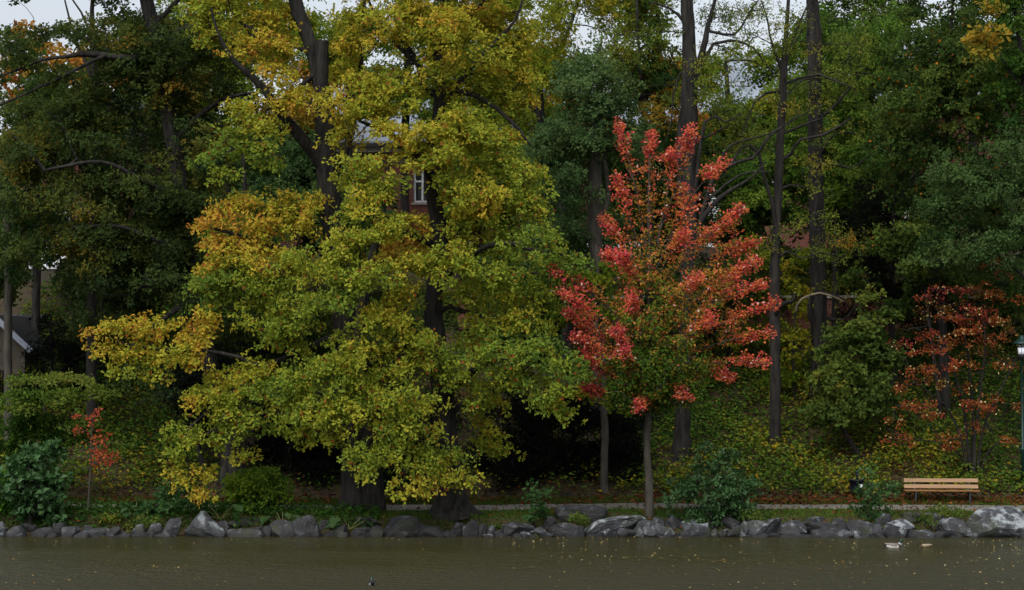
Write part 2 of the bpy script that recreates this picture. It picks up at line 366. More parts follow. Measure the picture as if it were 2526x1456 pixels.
def scatter(name, kind_label, x0, x1, y0, y1, n, ramp, seed, L, Wd, lift, mat='leaf_matte', up=.6, tfun=None, hz=.2, keep=None):
    rs = np.random.RandomState(seed); x = x0 + (x1 - x0) * rs.rand(n); y = y0 + (y1 - y0) * rs.rand(n)
    if keep is not None: k = keep(x, y, rs); x, y = x[k], y[k]
    m_ = len(x); z = gz(x, y) + lift[0] + (lift[1] - lift[0]) * rs.rand(m_) ** 1.3
    d = rs.randn(m_, 3); d[:, 2] = rs.randn(m_) * hz; nn = rs.randn(m_, 3) * (1 - up); nn[:, 2] = np.abs(nn[:, 2]) + up; nn[:, 1] -= .25
    t = (tfun(x, y) if tfun else 0) + rs.rand(m_) * .3 + rs.randn(m_) * .1
    col = ramp_eval(ramp, t) * (.75 + .5 * rs.rand(m_, 1))
    o = leaves_mesh(name, np.stack([x, y, z], 1), d, nn, L * (.6 + .8 * rs.rand(m_)), Wd * (.6 + .8 * rs.rand(m_)), col, M[mat])
    return meta(o, kind_label, 'ground cover', None, 'stuff')
GC = [C(38, 64, 24), C(62, 96, 32), C(98, 114, 36), C(160, 136, 36), C(166, 100, 40)]
scatter('ground_cover', 'low leafy ground cover on the slope, green with yellowing patches', -17, 19, 55.4, 72, 190000, GC, 3, .115, .09, (.02, .42),
        tfun=lambda x, y: .2 + .15 * nz(x * 1.4 + 3, y * 1.5) + .1 * nz(x * 5, y * 6 + 2) + .16 * np.exp(-((x - 7) / 4.5) ** 2) * np.clip((60 - y) / 3, 0, 1), hz=.35,
        keep=lambda x, y, rs: (rs.rand(len(x)) < np.clip(1.25 - (y - 56) / 22, .3, 1)) & (rs.rand(len(x)) < np.clip(1.0 + .9 * nz(x * 3 + 1, y * 4), .25, 1)) & (rs.rand(len(x)) < np.where((x > -9) & (x < 3), .3, 1)))
LIT = [C(62, 36, 24), C(104, 60, 34), C(132, 84, 42), C(150, 112, 58), C(110, 84, 58)]
scatter('leaf_litter', 'rust-brown fallen leaves along the far edge of the path', -17, 18, 54.3, 56.0, 16000, LIT, 4, .13, .10, (.01, .05), hz=.2,
        keep=lambda x, y, rs: rs.rand(len(x)) < np.exp(-((y - 54.95) / .45) ** 2) * np.where(x > 3.5, 1, .35))
scatter('leaf_litter', 'drifts of brown and ochre leaves caught in the ground cover of the slope', -17, 18, 55.5, 63, 9000, LIT, 16, .12, .09, (.05, .34), hz=.3, keep=lambda x, y, rs: rs.rand(len(x)) < np.clip(.1 + 1.1 * nz(x * 1.7 + 9, y * 2.3), .04, 1))
scatter('fallen_leaves', 'scattered brown and yellow fallen leaves on the grass verge', -16, 17, 51.0, 54.4, 1100, LIT, 5, .10, .08, (.03, .09), hz=.15)
# grass
rs = np.random.RandomState(8); n = 110000; x = rs.uniform(-17, 17.5, n); y = rs.uniform(50.95, 55.3, n)
k = ((y < path_edge(x) - .02) | (y > path_edge(x) + 1.78)) & (rs.rand(n) < np.where(nz(x * 2, y * 3) > -.75, 1, .3)); x, y = x[k], y[k]; n = len(x)
d = rs.randn(n, 3) * .5; d[:, 2] = 1; nn = rs.randn(n, 3); nn[:, 1] -= .8; nn[:, 2] += .5
t = rs.rand(n) * .6 + .25 * nz(x, y * 2) + .15; ln = np.where(rs.rand(n) < .05, .16, .07)
GR = [C(40, 66, 20), C(60, 88, 28), C(84, 104, 36), C(110, 108, 52)]
o = leaves_mesh('grass', np.stack([x, y, gz(x, y) - .01], 1), d, nn, ln * (.6 + .8 * rs.rand(n)), np.full(n, .022), ramp_eval(GR, t) * (.7 + .6 * rs.rand(n, 1)), M['leaf_matte'], wide=.35)
meta(o, 'short grass of the verge between the rocks and the slope', 'grass', None, 'stuff')
scatter('ground_cover', 'weeds and low leaves along the left bank behind the rocks', -15.5, -3.5, 50.95, 52.3, 5200, [C(40, 70, 26), C(62, 96, 36), C(96, 114, 42), C(130, 120, 50)], 14, .10, .06, (.02, .24), hz=.5, up=.3)
scatter('bank_litter', 'fallen leaves and debris lodged between the rocks at the water line', -14, 16, 50.35, 51.2, 1300, LIT, 15, .085, .06, (.0, .06), hz=.15)
# floating leaves
rs = np.random.RandomState(9); n = 1500; y = 36 + 14.2 * rs.rand(n) ** .9; x = rs.uniform(-15, 16, n)
cx, cy = rs.uniform(-14, 15, 60), rs.uniform(37, 50.2, 60); k = rs.rand(n) < .55; j = rs.randint(0, 60, n)
x[k] = cx[j[k]] + rs.randn(k.sum()) * .8; y[k] = np.minimum(cy[j[k]] + rs.randn(k.sum()) * .5, 50.2)
rt = rs.rand(n); x = np.where((rt < .5) & (x < 0), -x, x)
ln = .022 + .042 * rs.rand(n) ** 2
d = rs.randn(n, 3); d[:, 2] = .12 * np.abs(rs.randn(n)); nn = rs.randn(n, 3) * .2; nn[:, 2] = 1; nn[:, 1] -= .3
FL = [C(96, 70, 38), C(140, 110, 52), C(176, 152, 84), C(200, 190, 146)]
o = leaves_mesh('floating_leaves', np.stack([x, y, np.full(n, .006)], 1), d, nn, ln, ln * .7, ramp_eval(FL, rs.rand(n)), M['leaf_matte'], fold=.12)
meta(o, 'small yellow and brown fallen leaves floating on the pond', 'leaves', None, 'stuff')

# ------------------------------------------------------------------ trees
OAK = [C(98, 126, 52), C(130, 148, 52), C(162, 164, 54), C(192, 168, 58), C(188, 130, 56), C(152, 92, 50)]
oakp = dict(ramp=OAK, r=.44, flatn=.45, droop=.2, nros=12, nleaf=7, L=.108, Wd=.07, wide=.66, tn=.06, odd=(.03, C(150, 86, 44)))
A_l = [[(1115, 1264, 92), (1110, 1215, 66), (1100, 1100, 58), (1088, 950, 52), (1076, 840, 48), (1070, 760, 44), (1078, 680, 40), (1090, 600, 38), (1075, 520, 36), (1062, 440, 32), (1072, 340, 30), (1085, 240, 28), (1082, 120, 24), (1095, 0, 20), (1100, -150, 14), (1110, -280, 8)],
 [(1068, 455, 24, -.2), (1050, 408, 20, -.8), (1022, 378, 13, -1.2), (980, 360, 8, -1.5)],
 [(1085, 768, 18), (1112, 752, 14, -.3), (1140, 768, 12, -.5), (1180, 776, 9, -.6), (1240, 800, 6, -.8)],
 [(1080, 700, 20), (1150, 640, 15, -.8), (1230, 600, 12, -1.2), (1330, 620, 8, -1.5), (1420, 632, 4, -1.6)],
 [(1072, 500, 20), (1180, 470, 14, .3), (1260, 460, 10, .3), (1340, 500, 6)],
 [(1082, 280, 20), (1150, 180, 14), (1210, 115, 10), (1270, 50, 7), (1300, -40, 5)], [(1080, 220, 18), (1180, 240, 12), (1260, 300, 9), (1310, 360, 5)],
 [(1092, 985, 24), (1180, 905, 16, -1), (1280, 885, 12, -1.5), (1390, 910, 8, -1.8), (1425, 960, 4, -1.8)],
 [(1098, 1050, 18), (1150, 990, 12, .5), (1220, 1020, 9, .8), (1240, 1110, 5, .8)],
 [(1080, 880, 20), (1000, 850, 14, -1), (930, 880, 10, -1.6), (860, 950, 6, -2)], [(1092, 1000, 20), (1010, 1010, 12, -1.5), (960, 1080, 9, -2), (1000, 1170, 5, -2.2)],
 [(1085, 610, 20), (980, 570, 14, -1), (900, 600, 10, -1.6), (820, 640, 6, -2)], [(1070, 400, 18), (960, 330, 12), (890, 300, 7)],
 [(1082, 200, 16), (1000, 130, 12), (940, 60, 8), (900, -20, 5)], [(1098, 1080, 14), (1110, 1120, 9, -1), (1130, 1190, 5, -1.4)],
 [(1085, 240, 18), (1040, 205, 13), (1030, 150, 10), (990, 100, 8)], [(1090, 100, 14), (1180, 20, 9), (1230, -80, 6)], [(1095, 0, 14), (1000, -100, 9), (940, -160, 6)]]
A_b = [(1120, 60, 90, 60, 0, .45), (1010, 40, 80, 50, -.5, .5), (1210, 60, 80, 60, .5, .42), (1260, 150, 60, 60, .8, .45), (900, 210, 90, 45, -.5, .45), (980, 235, 80, 40, -.8, .42), (890, 280, 80, 40, -1, .4), (1090, 190, 70, 35, -.8, .4), (1150, 250, 60, 40, .2, .38), (1180, 175, 70, 40, -.2, .42), (1230, 230, 60, 40, .5, .36),
 (830, 240, 40, 50, -1, .5), (1060, 130, 60, 30, 0, .35, .8), (1090, 320, 80, 40, -1, .45), (1170, 340, 80, 45, -1, .42), (1230, 390, 70, 50, -.6, .34), (1020, 370, 80, 35, -1.3, .5), (940, 400, 80, 35, -1.4, .42), (870, 430, 70, 30, -1.5, .3), (925, 470, 70, 40, -1.8, .32), (890, 510, 70, 40, -2, .28), (1140, 430, 60, 50, -1, .4), (1200, 490, 80, 55, -1, .5), (1290, 450, 60, 60, -.6, .3), (1300, 530, 60, 50, -.6, .3), (1160, 560, 60, 40, -.8, .36),
 (1230, 590, 60, 40, -.5, .32), (960, 560, 90, 40, -2, .36), (860, 600, 80, 40, -2.2, .3), (800, 660, 80, 45, -2.2, .27), (900, 680, 90, 45, -2.2, .25), (1000, 650, 60, 30, -1.8, .42), (1060, 660, 60, 40, -1.8, .28), (1120, 640, 70, 45, -1.6, .3), (1320, 610, 80, 40, -1.6, .2), (1390, 650, 50, 40, -1.6, .12), (1240, 680, 70, 40, -1.2, .25), (1330, 720, 60, 50, -1, .22), (830, 760, 80, 45, -2.2, .22), (920, 770, 80, 40, -2, .35), (1000, 740, 50, 50, -1.4, .45), (1000, 830, 70, 50, -1.6, .3), (890, 860, 80, 45, -2, .3), (1170, 720, 60, 40, -.6, .3), (1230, 770, 80, 40, -.8, .35), (1300, 800, 70, 40, -.8, .22), (1180, 830, 60, 35, -.4, .3, .8),
 (800, 900, 80, 40, -2.2, .22), (960, 910, 70, 40, -1.8, .3), (1040, 900, 50, 40, -1.5, .25), (1230, 870, 90, 40, -1.4, .16), (1330, 880, 80, 40, -1.8, .12), (1400, 900, 50, 40, -2, .12), (1150, 910, 70, 40, -1.4, .2), (1130, 960, 50, 40, -1.2, .22), (1280, 940, 70, 35, -1.6, .2), (1360, 960, 50, 50, -1.8, .22), (1385, 1000, 32, 28, -1.8, .28), (860, 970, 90, 40, -2.2, .25), (940, 990, 80, 40, -2.2, .28), (1030, 990, 50, 40, -1.8, .25), (900, 1040, 90, 35, -2.2, .32), (800, 1020, 60, 40, -2.2, .3), (990, 1060, 60, 40, -2, .25),
 (1195, 990, 38, 45, 0, .3), (1190, 1060, 30, 45, .4, .3), (1220, 1110, 32, 30, .6, .3), (1060, 1080, 30, 40, -1.4, .35), (960, 1120, 50, 35, -2.2, .28), (910, 1110, 45, 30, -2.4, .3), (885, 1165, 26, 28, -2.4, .38), (1020, 1140, 40, 30, -2.2, .3), (1110, 1120, 50, 30, -1.4, .25), (1085, 1160, 45, 30, -1.6, .3), (1000, 1195, 40, 20, -2.2, .38), (1140, 1180, 30, 22, -1.5, .35), (1050, 1190, 40, 22, -1.8, .35),
 (1080, 335, 60, 40, -1.8, .42), (1105, 395, 40, 30, -1.8, .4), (1140, 480, 40, 40, -1.6, .4), (1090, 120, 50, 30, -1.6, .45, .8), (1090, 50, 60, 40, -1.6, .45), (960, 60, 60, 50, -1, .5), (870, 100, 40, 50, .5, .45), (1170, 110, 60, 50, -1, .42), (1280, 90, 50, 60, 1, .4), (1290, 200, 40, 60, 1, .4), (1250, 320, 60, 40, 0, .36), (940, 320, 70, 30, -1.2, .45), (1150, 300, 60, 40, -1.5, .42), (860, 330, 40, 40, -.6, .42), (1100, -60, 150, 70, 0, .4), (1230, -60, 90, 70, 1, .4), (950, -50, 110, 60, 0, .45), (1080, -190, 170, 80, 0, .4), (1100, 40, 120, 90, 2.5, .3), (1200, 420, 120, 120, 2.5, .2, .6), (980, 180, 120, 60, 2.5, .4, .45), (1250, 760, 110, 100, 2, .2, .6)]
tree('oak_tree', 'large yellow-green oak leaning over the water, right of the twin-trunked oak', 'tree', 51.9, A_l, A_b, seed=11, cover=2.2, flare=.7, ridge=.055, sides=22, **oakp)
B_l = [[(884, 1256, 80), (874, 1200, 62), (870, 1100, 56), (862, 950, 54), (850, 800, 53), (838, 680, 53), (823, 560, 56), (812, 480, 54), (802, 400, 50), (800, 330, 50), (800, 260, 48), (786, 190, 36), (772, 130, 34), (748, 60, 36), (730, 0, 34), (718, -150, 24), (715, -280, 10)],
 [(800, 270, 34, -.1), (795, 200, 31, -.25), (796, 150, 30, -.3), (797, 99, 28, -.35)],
 [(803, 425, 34), (765, 365, 32, -.2), (726, 320, 28, -.4), (692, 275, 24, -.5), (655, 225, 19, -.6), (612, 182, 16, -.7), (570, 140, 12, -.8), (540, 85, 8, -.8), (520, 20, 5, -.8)],
 [(920, 1256, 66, 0, 1), (920, 1180, 48), (909, 1080, 45), (900, 1000, 42), (890, 900, 38), (882, 820, 32), (900, 700, 26, .3), (925, 600, 18, .6), (930, 480, 10, .8)],
 [(810, 430, 26, .3), (850, 372, 22, .6), (868, 310, 17, .8), (888, 200, 13, 1), (893, 100, 10, 1), (900, 0, 7, 1)],
 [(852, 830, 26), (760, 858, 19, -.8), (650, 905, 13, -1.4), (590, 882, 10, -1.6), (510, 866, 8, -1.8), (400, 862, 6, -2), (290, 845, 4, -2)],
 [(700, 885, 14, -1.1), (600, 950, 10, -1.6), (520, 1010, 8, -1.9), (455, 1080, 6, -2), (475, 1180, 4, -2)],
 [(842, 700, 22), (760, 645, 16, -.8), (660, 605, 12, -1.2), (570, 575, 8, -1.4), (505, 560, 4, -1.4)],
 [(866, 950, 22), (790, 975, 14, -1), (710, 960, 10, -1.6), (620, 985, 6, -2)], [(868, 1010, 16), (800, 1045, 10, -1.2), (745, 1085, 6, -1.8)],
 [(722, 318, 14, -.4), (660, 325, 10, -.9), (600, 350, 8, -1.3), (540, 395, 5, -1.6)], [(782, 180, 16, 0), (720, 230, 9, -.5), (660, 270, 6, -.8)], [(770, 130, 12, 0), (690, 100, 9, -.4), (600, 60, 6, -.6)]]
B_b = [(500, 40, 60, 50, 0, .3), (580, 20, 60, 50, 0, .35), (640, 60, 55, 45, 0, .5), (690, 30, 45, 40, .5, .5), (610, 110, 60, 35, -.5, .55), (690, 130, 50, 40, -.5, .5), (650, 190, 50, 35, -.8, .5), (725, 210, 45, 35, -.8, .5), (700, 260, 60, 30, -1, .45), (600, 285, 55, 28, -1, .4), (560, 320, 40, 25, -1.4, .22), (640, 310, 60, 28, -1.4, .35), (580, 370, 50, 25, -1.5, .12), (520, 395, 38, 20, -1.6, .12), (545, 430, 40, 16, -1.6, .2), (650, 370, 60, 25, -1.5, .15), (690, 400, 40, 20, -1.3, .15), (870, 60, 50, 60, 1, .4), (850, 150, 40, 50, 1, .45), (520, 90, 40, 40, 0, .4),
 (535, 540, 45, 35, -1.4, .7), (600, 500, 60, 30, -1.3, .55), (680, 520, 70, 35, -1, .5), (640, 560, 60, 35, -1.4, .6), (740, 560, 60, 35, -1, .5), (560, 600, 55, 35, -1.4, .7), (640, 630, 80, 40, -1.6, .5), (730, 640, 70, 40, -1.6, .35), (540, 650, 45, 30, -1.2, .6), (600, 690, 80, 35, -1.6, .2), (500, 700, 60, 30, -1.2, .08), (690, 720, 80, 40, -1.8, .22), (770, 500, 40, 30, -.6, .4), (560, 740, 70, 35, -1, .15), (650, 780, 70, 35, -1.4, .35), (740, 800, 70, 40, -1.8, .25), (700, 840, 60, 30, -1.5, .35),
 (250, 808, 30, 16, -2, .62), (245, 858, 26, 20, -2, .5), (310, 820, 50, 26, -2, .5), (370, 815, 45, 24, -2, .55), (440, 820, 50, 30, -1.9, .55), (490, 780, 35, 25, -1.7, .65), (520, 800, 30, 22, -1.7, .55), (330, 870, 55, 28, -2, .42), (400, 870, 55, 30, -2, .45), (460, 880, 45, 28, -1.9, .55), (300, 905, 40, 20, -2, .35), (370, 920, 45, 16, -2, .35), (480, 840, 35, 25, -1.8, .6),
 (560, 920, 50, 28, -1.6, .4), (620, 920, 60, 26, -1.6, .4), (520, 960, 50, 30, -1.9, .35), (590, 980, 60, 35, -1.9, .3), (660, 970, 60, 35, -2, .2), (730, 940, 70, 35, -2, .25), (480, 1000, 40, 25, -2, .45), (540, 1030, 60, 30, -2, .28), (450, 1065, 35, 20, -2, .18), (500, 1090, 55, 28, -2, .22), (570, 1070, 45, 28, -2, .25), (640, 1030, 60, 28, -2.1, .2), (710, 1010, 50, 30, -2.1, .3), (760, 1000, 50, 35, -2.1, .3), (450, 1120, 30, 22, -2, .25), (450, 1160, 30, 18, -2, .4), (480, 1185, 30, 20, -2, .45), (497, 1215, 16, 14, -2, .55), (500, 1150, 25, 20, -2, .35), (770, 1065, 50, 28, -2, .35), (830, 1080, 40, 22, -2, .35), (600, 1110, 20, 16, -2, .45),
 (620, -50, 120, 60, 0, .4), (760, -70, 100, 60, 1, .4), (700, -180, 150, 80, 0, .4), (640, 60, 100, 70, 2, .3, .6), (600, 600, 110, 90, 1.5, .2, .5)]
tree('oak_tree', 'old twin-trunked oak with a sawn-off limb and a yellow bough reaching left over the bank', 'tree', 52.6, B_l, B_b, seed=12, cover=2.2, flare=.45, ridge=.055, sides=22, **oakp)

# red maple
MAP = [C(66, 98, 32), C(94, 118, 38), C(156, 128, 50), C(206, 124, 68), C(212, 106, 76), C(202, 84, 76), C(188, 72, 84)]
sp = []
tips = [((1600, 600), (1560, 430), (1528, 312), .5), ((1600, 560), (1600, 430), (1605, 340), .3), ((1615, 600), (1650, 450), (1655, 385), -.3), ((1620, 560), (1680, 420), (1702, 322), 0), ((1620, 620), (1710, 480), (1785, 408), -.6), ((1610, 700), (1740, 590), (1828, 522), -.8), ((1610, 740), (1760, 650), (1862, 602), -.4),
 ((1605, 780), (1760, 700), (1868, 652), -1.2), ((1605, 830), (1760, 750), (1880, 706), -1.4), ((1605, 860), (1760, 810), (1912, 750), -1.5), ((1603, 900), (1760, 850), (1898, 826), -1.2), ((1603, 950), (1760, 900), (1890, 897), -1.4), ((1602, 960), (1730, 930), (1800, 932), -.8),
 ((1600, 700), (1540, 610), (1492, 552), -.4), ((1600, 740), (1550, 670), (1498, 630), -.8), ((1600, 830), (1480, 740), (1370, 670), -1.3), ((1600, 880), (1500, 800), (1388, 726), -1.7), ((1600, 900), (1500, 850), (1405, 775), -1), ((1600, 930), (1510, 880), (1418, 838), -1.5), ((1600, 960), (1510, 930), (1445, 880), -1.2), ((1600, 980), (1520, 980), (1450, 962), -.8),
 ((1600, 980), (1590, 960), (1580, 1010), -1.6), ((1600, 950), (1640, 930), (1690, 985), -1.4), ((1600, 860), (1570, 800), (1560, 740), -1.7), ((1600, 900), (1560, 880), (1520, 820), -1.9), ((1600, 800), (1660, 740), (1720, 690), -1.8), ((1600, 720), (1640, 650), (1690, 580), -1.3), ((1600, 640), (1560, 560), (1520, 440), -.5), ((1600, 900), (1680, 840), (1760, 790), -2), ((1600, 960), (1560, 920), (1540, 870), -2),
 ((1610, 600), (1680, 540), (1740, 470), -.4), ((1600, 760), (1570, 690), (1530, 640), -1.5), ((1610, 680), (1700, 620), (1790, 560), .6), ((1605, 800), (1720, 740), (1820, 690), .8)]
lim = [[(1603, 1268, 22), (1601, 1200, 20), (1597, 1120, 17), (1598, 1040, 16), (1602, 950, 14), (1603, 850, 12), (1600, 740, 10), (1600, 600, 8), (1600, 480, 5), (1603, 380, 3)]]
rs = np.random.RandomState(5); side = []
for a, bq, c, dy in tips:
    lim.append([(a[0], a[1] + 40, 4.5, 0), (*bq, 3, dy * .55), (*c, 1.5, dy)])
    dv = (np.array(c) - np.array(bq)); Ld = np.linalg.norm(dv) + 1e-6
    for f in (.3, .55, .8):
        for sg in (1, -1):
            st_ = np.array(bq) + dv * f; an = math.radians(rs.uniform(12, 32)) * sg; uu = dv / Ld; ln_ = rs.uniform(18, 44) * (1.15 - f * .7)
            e_ = st_ + np.array([uu[0] * cos(an) - uu[1] * sin(an), uu[0] * sin(an) + uu[1] * cos(an)]) * ln_ + np.array([0, -8])
            side.append((st_, e_, dy * (.55 + .45 * f), dy * (.55 + .45 * f) + rs.uniform(-.35, .35), .45 + .4 * f, (.72 if c[1] < 560 else .85 if c[0] < 1600 else .7)))
    j = (.74 if c[1] < 560 else .86 if c[0] < 1600 else .72)
    sp.append(([(*((np.array(a) * .6 + np.array(bq) * .4)), dy * .3), (*bq, dy * .55), (*c, dy), (*(np.array(c) * 1.06 - np.array(bq) * .06 + np.array([0, -3])), dy)], .12, .03, .14 + .16 * rs.rand() + (.15 if c[1] < 560 else 0), j))
for st_, e_, d0, d1, t0_, t1_ in side:
    sp.append(([(*st_, d0), (*((st_ + e_) / 2), (d0 + d1) / 2), (*e_, d1)], .07, .03, t0_, t1_))
mlobes = [(1560, 960, 90, 34, -.9, .06, 4.2), (1650, 960, 90, 36, -.8, .05, 4.2), (1610, 990, 100, 22, -.6, .05, 4.2), (1700, 930, 90, 30, -.6, .12, 2), (1630, 900, 100, 40, -1.3, .08, 3.4), (1540, 900, 60, 30, -1.2, .16, 1.6), (1640, 840, 90, 34, -1.2, .14, 2.8), (1580, 800, 60, 40, -1.4, .2, 1.4), (1640, 760, 60, 40, -1.2, .22, 1.4), (1600, 640, 60, 40, -.9, .32, 1.3), (1600, 880, 80, 50, -1.3, .12), (1620, 800, 80, 50, -1.2, .2), (1620, 700, 80, 50, -1, .3), (1560, 780, 60, 40, -1.1, .25), (1700, 780, 60, 50, -1.3, .3), (1610, 940, 90, 40, -1.2, .1), (1600, 870, 90, 60, .1, .12), (1610, 940, 110, 50, -.2, .08), (1560, 985, 60, 26, -.2, .1), (1650, 1000, 70, 24, .2, .08), (1690, 950, 60, 40, .5, .1), (1600, 780, 80, 60, 0, .2), (1600, 680, 80, 50, 0, .28), (1610, 590, 70, 50, 0, .34, .8), (1600, 500, 50, 44, 0, .42, .7), (1600, 430, 34, 36, 0, .5, .6), (1690, 720, 90, 60, -.4, .25), (1760, 720, 70, 70, -.6, .36), (1790, 620, 50, 60, -.4, .42), (1780, 810, 80, 50, -.6, .38), (1500, 850, 50, 50, -.6, .4), (1540, 720, 50, 50, -.4, .35), (1680, 480, 50, 50, 0, .6), (1720, 560, 60, 50, -.2, .5), (1745, 900, 80, 40, -.4, .25), (1480, 930, 50, 30, -.4, .35)]
tree('maple_tree', 'young maple in red and orange autumn leaf beside the path, its lower crown still green', 'tree', 51.5, lim, mlobes, MAP, seed=21, bark='bark_grey', cover=.44, r=.16, nros=3, nleaf=6, L=.076, Wd=.066, wide=.5, tn=.10, spines=sp, flare=.25, ridge=.02, rosr=.05, odd=(.05, C(232, 186, 172)), flatn=.4)

DK = [C(49, 66, 35), C(66, 83, 39), C(90, 102, 44), C(130, 110, 42), C(160, 104, 44)]
DKT = [C(50, 72, 42), C(66, 92, 48), C(88, 110, 56), C(110, 110, 50), C(150, 100, 44)]
GRN = [C(44, 63, 28), C(61, 82, 34), C(84, 104, 44), C(118, 126, 50), C(156, 120, 48)]
YG = [C(70, 96, 30), C(100, 120, 34), C(132, 138, 38), C(160, 140, 40), C(180, 110, 40)]
GLD = [C(110, 112, 40), C(150, 126, 44), C(168, 114, 48), C(170, 92, 50)]
bgp = dict(r=.62, flatn=.55, nros=16, nleaf=7, L=.14, Wd=.085, wide=.6, step=.7)

# ---- left side
P_l = [[(575, 1195, 66), (572, 1120, 50), (560, 1030, 46), (520, 900, 44), (490, 780, 42), (470, 660, 42), (455, 560, 42), (440, 440, 42), (425, 330, 40), (410, 230, 40), (400, 150, 38), (378, 60, 36), (360, 0, 32), (350, -140, 22), (345, -280, 10)],
 [(408, 160, 20), (350, 145, 18, -.5), (290, 142, 17, -.8), (225, 134, 16, -1), (165, 140, 9, -1.2), (100, 150, 7, -1.3), (0, 190, 5, -1.5)], [(260, 138, 10, -1), (190, 170, 8, -1.1), (100, 215, 7, -1.2), (0, 260, 5, -1.3)],
 [(400, 130, 18), (440, 75, 14), (480, 62, 11), (520, 70, 6)], [(430, 350, 20), (520, 262, 12, -.5), (590, 235, 9, -.5), (640, 228, 6, -.5)], [(470, 640, 22), (400, 600, 14, -1), (300, 560, 9, -1.5), (180, 560, 5, -1.5)],
 [(450, 500, 20), (360, 450, 14, -1), (250, 400, 10, -1.5), (110, 420, 6, -1.5)], [(480, 730, 18), (400, 790, 10, -1), (330, 830, 6, -1.5)], [(380, 60, 14), (440, 0, 10), (480, -80, 6)]]
P_b = fill(60, 560, 60, 330, 26, 85, 42, -.9, 1.8, .1, .6, 31) + fill(0, 560, 330, 640, 40, 85, 42, -1.4, 1.4, .05, .6, 32) + fill(230, 520, 620, 800, 12, 75, 35, -2, .5, 0, .35, 33) + [(80, 110, 70, 30, -1.3, .2), (40, 150, 60, 30, -1.3, .35), (180, 100, 60, 30, -1, .2), (330, -60, 140, 60, 0, .2), (350, -170, 150, 80, 0, .2), (15, 25, 35, 28, -2, .15), (70, 8, 40, 14, -2, .1), (0, 70, 30, 24, -2, .15), (330, 920, 60, 30, -1, .05), (400, 980, 50, 26, -1, .1)]
tree('oak_tree', 'tall dark green oak on the left bank with a long level limb reaching left', 'tree', 56.2, P_l, P_b, DK, seed=31, cover=1.6, r=.5, flatn=.5, nros=14, nleaf=7, L=.12, Wd=.07, wide=.65, step=.6, sides=18, bare=.1)
tree('tree', 'slim grey-trunked tree rising behind the red sapling at the left', 'tree', 59, [[(228, 1030, 27), (226, 950, 26), (226, 850, 25), (228, 700, 24), (232, 550, 22), (235, 400, 20), (240, 250, 17), (228, 120, 14), (228, 0, 10), (230, -120, 7)], [(236, 390, 12), (260, 330, 8), (270, 260, 5)], [(230, 200, 9), (180, 80, 6), (160, 0, 4)], [(228, 100, 8), (200, 30, 5), (150, -40, 3)]],
     fill(120, 330, 180, 520, 14, 65, 35, -1, 2, .1, .5, 41) + [(290, 10, 60, 35, 0, .2), (330, 60, 50, 30, 0, .2), (270, 50, 40, 20, .5, .2, .5), (230, -60, 90, 50, 0, .2)], GRN, seed=41, bark='bark_brown', cover=1.3, **bgp, bare=.6)
tree('tree', 'stout grey-trunked tree cut by the left edge of the picture', 'tree', 58, [[(22, 1000, 22), (20, 880, 20), (20, 750, 20), (20, 600, 18), (10, 470, 16), (-20, 300, 12)], [(15, 560, 10), (60, 490, 7), (110, 420, 8)], [(110, 412, 9, -.5), (60, 480, 9, -.5), (0, 530, 9, -.5)]],
     [(10, 420, 60, 40, -1, .35), (40, 500, 60, 40, -1.5, .3), (0, 560, 50, 40, -1.5, .35), (70, 600, 60, 35, -1, .2), (30, 660, 50, 30, -1, .1), (110, 540, 50, 30, -1, .25), (60, 340, 60, 40, 0, .2)], DKT, seed=42, bark='bark_grey', cover=1.8, **bgp)
tree('tree', 'orange-leaved tree against the sky at the upper left', 'tree', 74, [[(150, 620, 22), (150, 400, 16), (155, 250, 12), (150, 120, 6)]], fill(-10, 290, 85, 230, 16, 50, 28, -2, 2, .3, .75, 43) + fill(0, 260, 220, 420, 12, 50, 30, -2, 2, .1, .3, 44), GLD, seed=43, cover=1.5, r=.7, nros=9, nleaf=7, L=.24, Wd=.16, step=.9)
tree('conifer_tree', 'black-green conifer with bare lower twigs beside the grey cottage at the left', 'tree', 61, [[(130, 1030, 12), (128, 900, 9), (125, 780, 4)], [(130, 930, 4), (180, 890, 3), (240, 860, 2)], [(130, 960, 4), (190, 930, 3), (250, 900, 2)]],
     [(125, 790, 26, 30, 0, .1), (120, 840, 55, 35, 0, .1), (120, 890, 75, 35, 0, .1), (130, 950, 95, 40, 0, .1), (180, 900, 60, 50, .5, .1), (170, 830, 45, 35, .5, .1), (110, 990, 110, 30, 0, .1), (215, 960, 60, 40, .5, .1), (-10, 930, 45, 60, .5, .2)],
     [C(18, 26, 20), C(28, 36, 24), C(44, 50, 26)], seed=44, cover=2.2, r=.4, nros=9, nleaf=8, L=.11, Wd=.03, mat='leaf_matte', bare=.5)
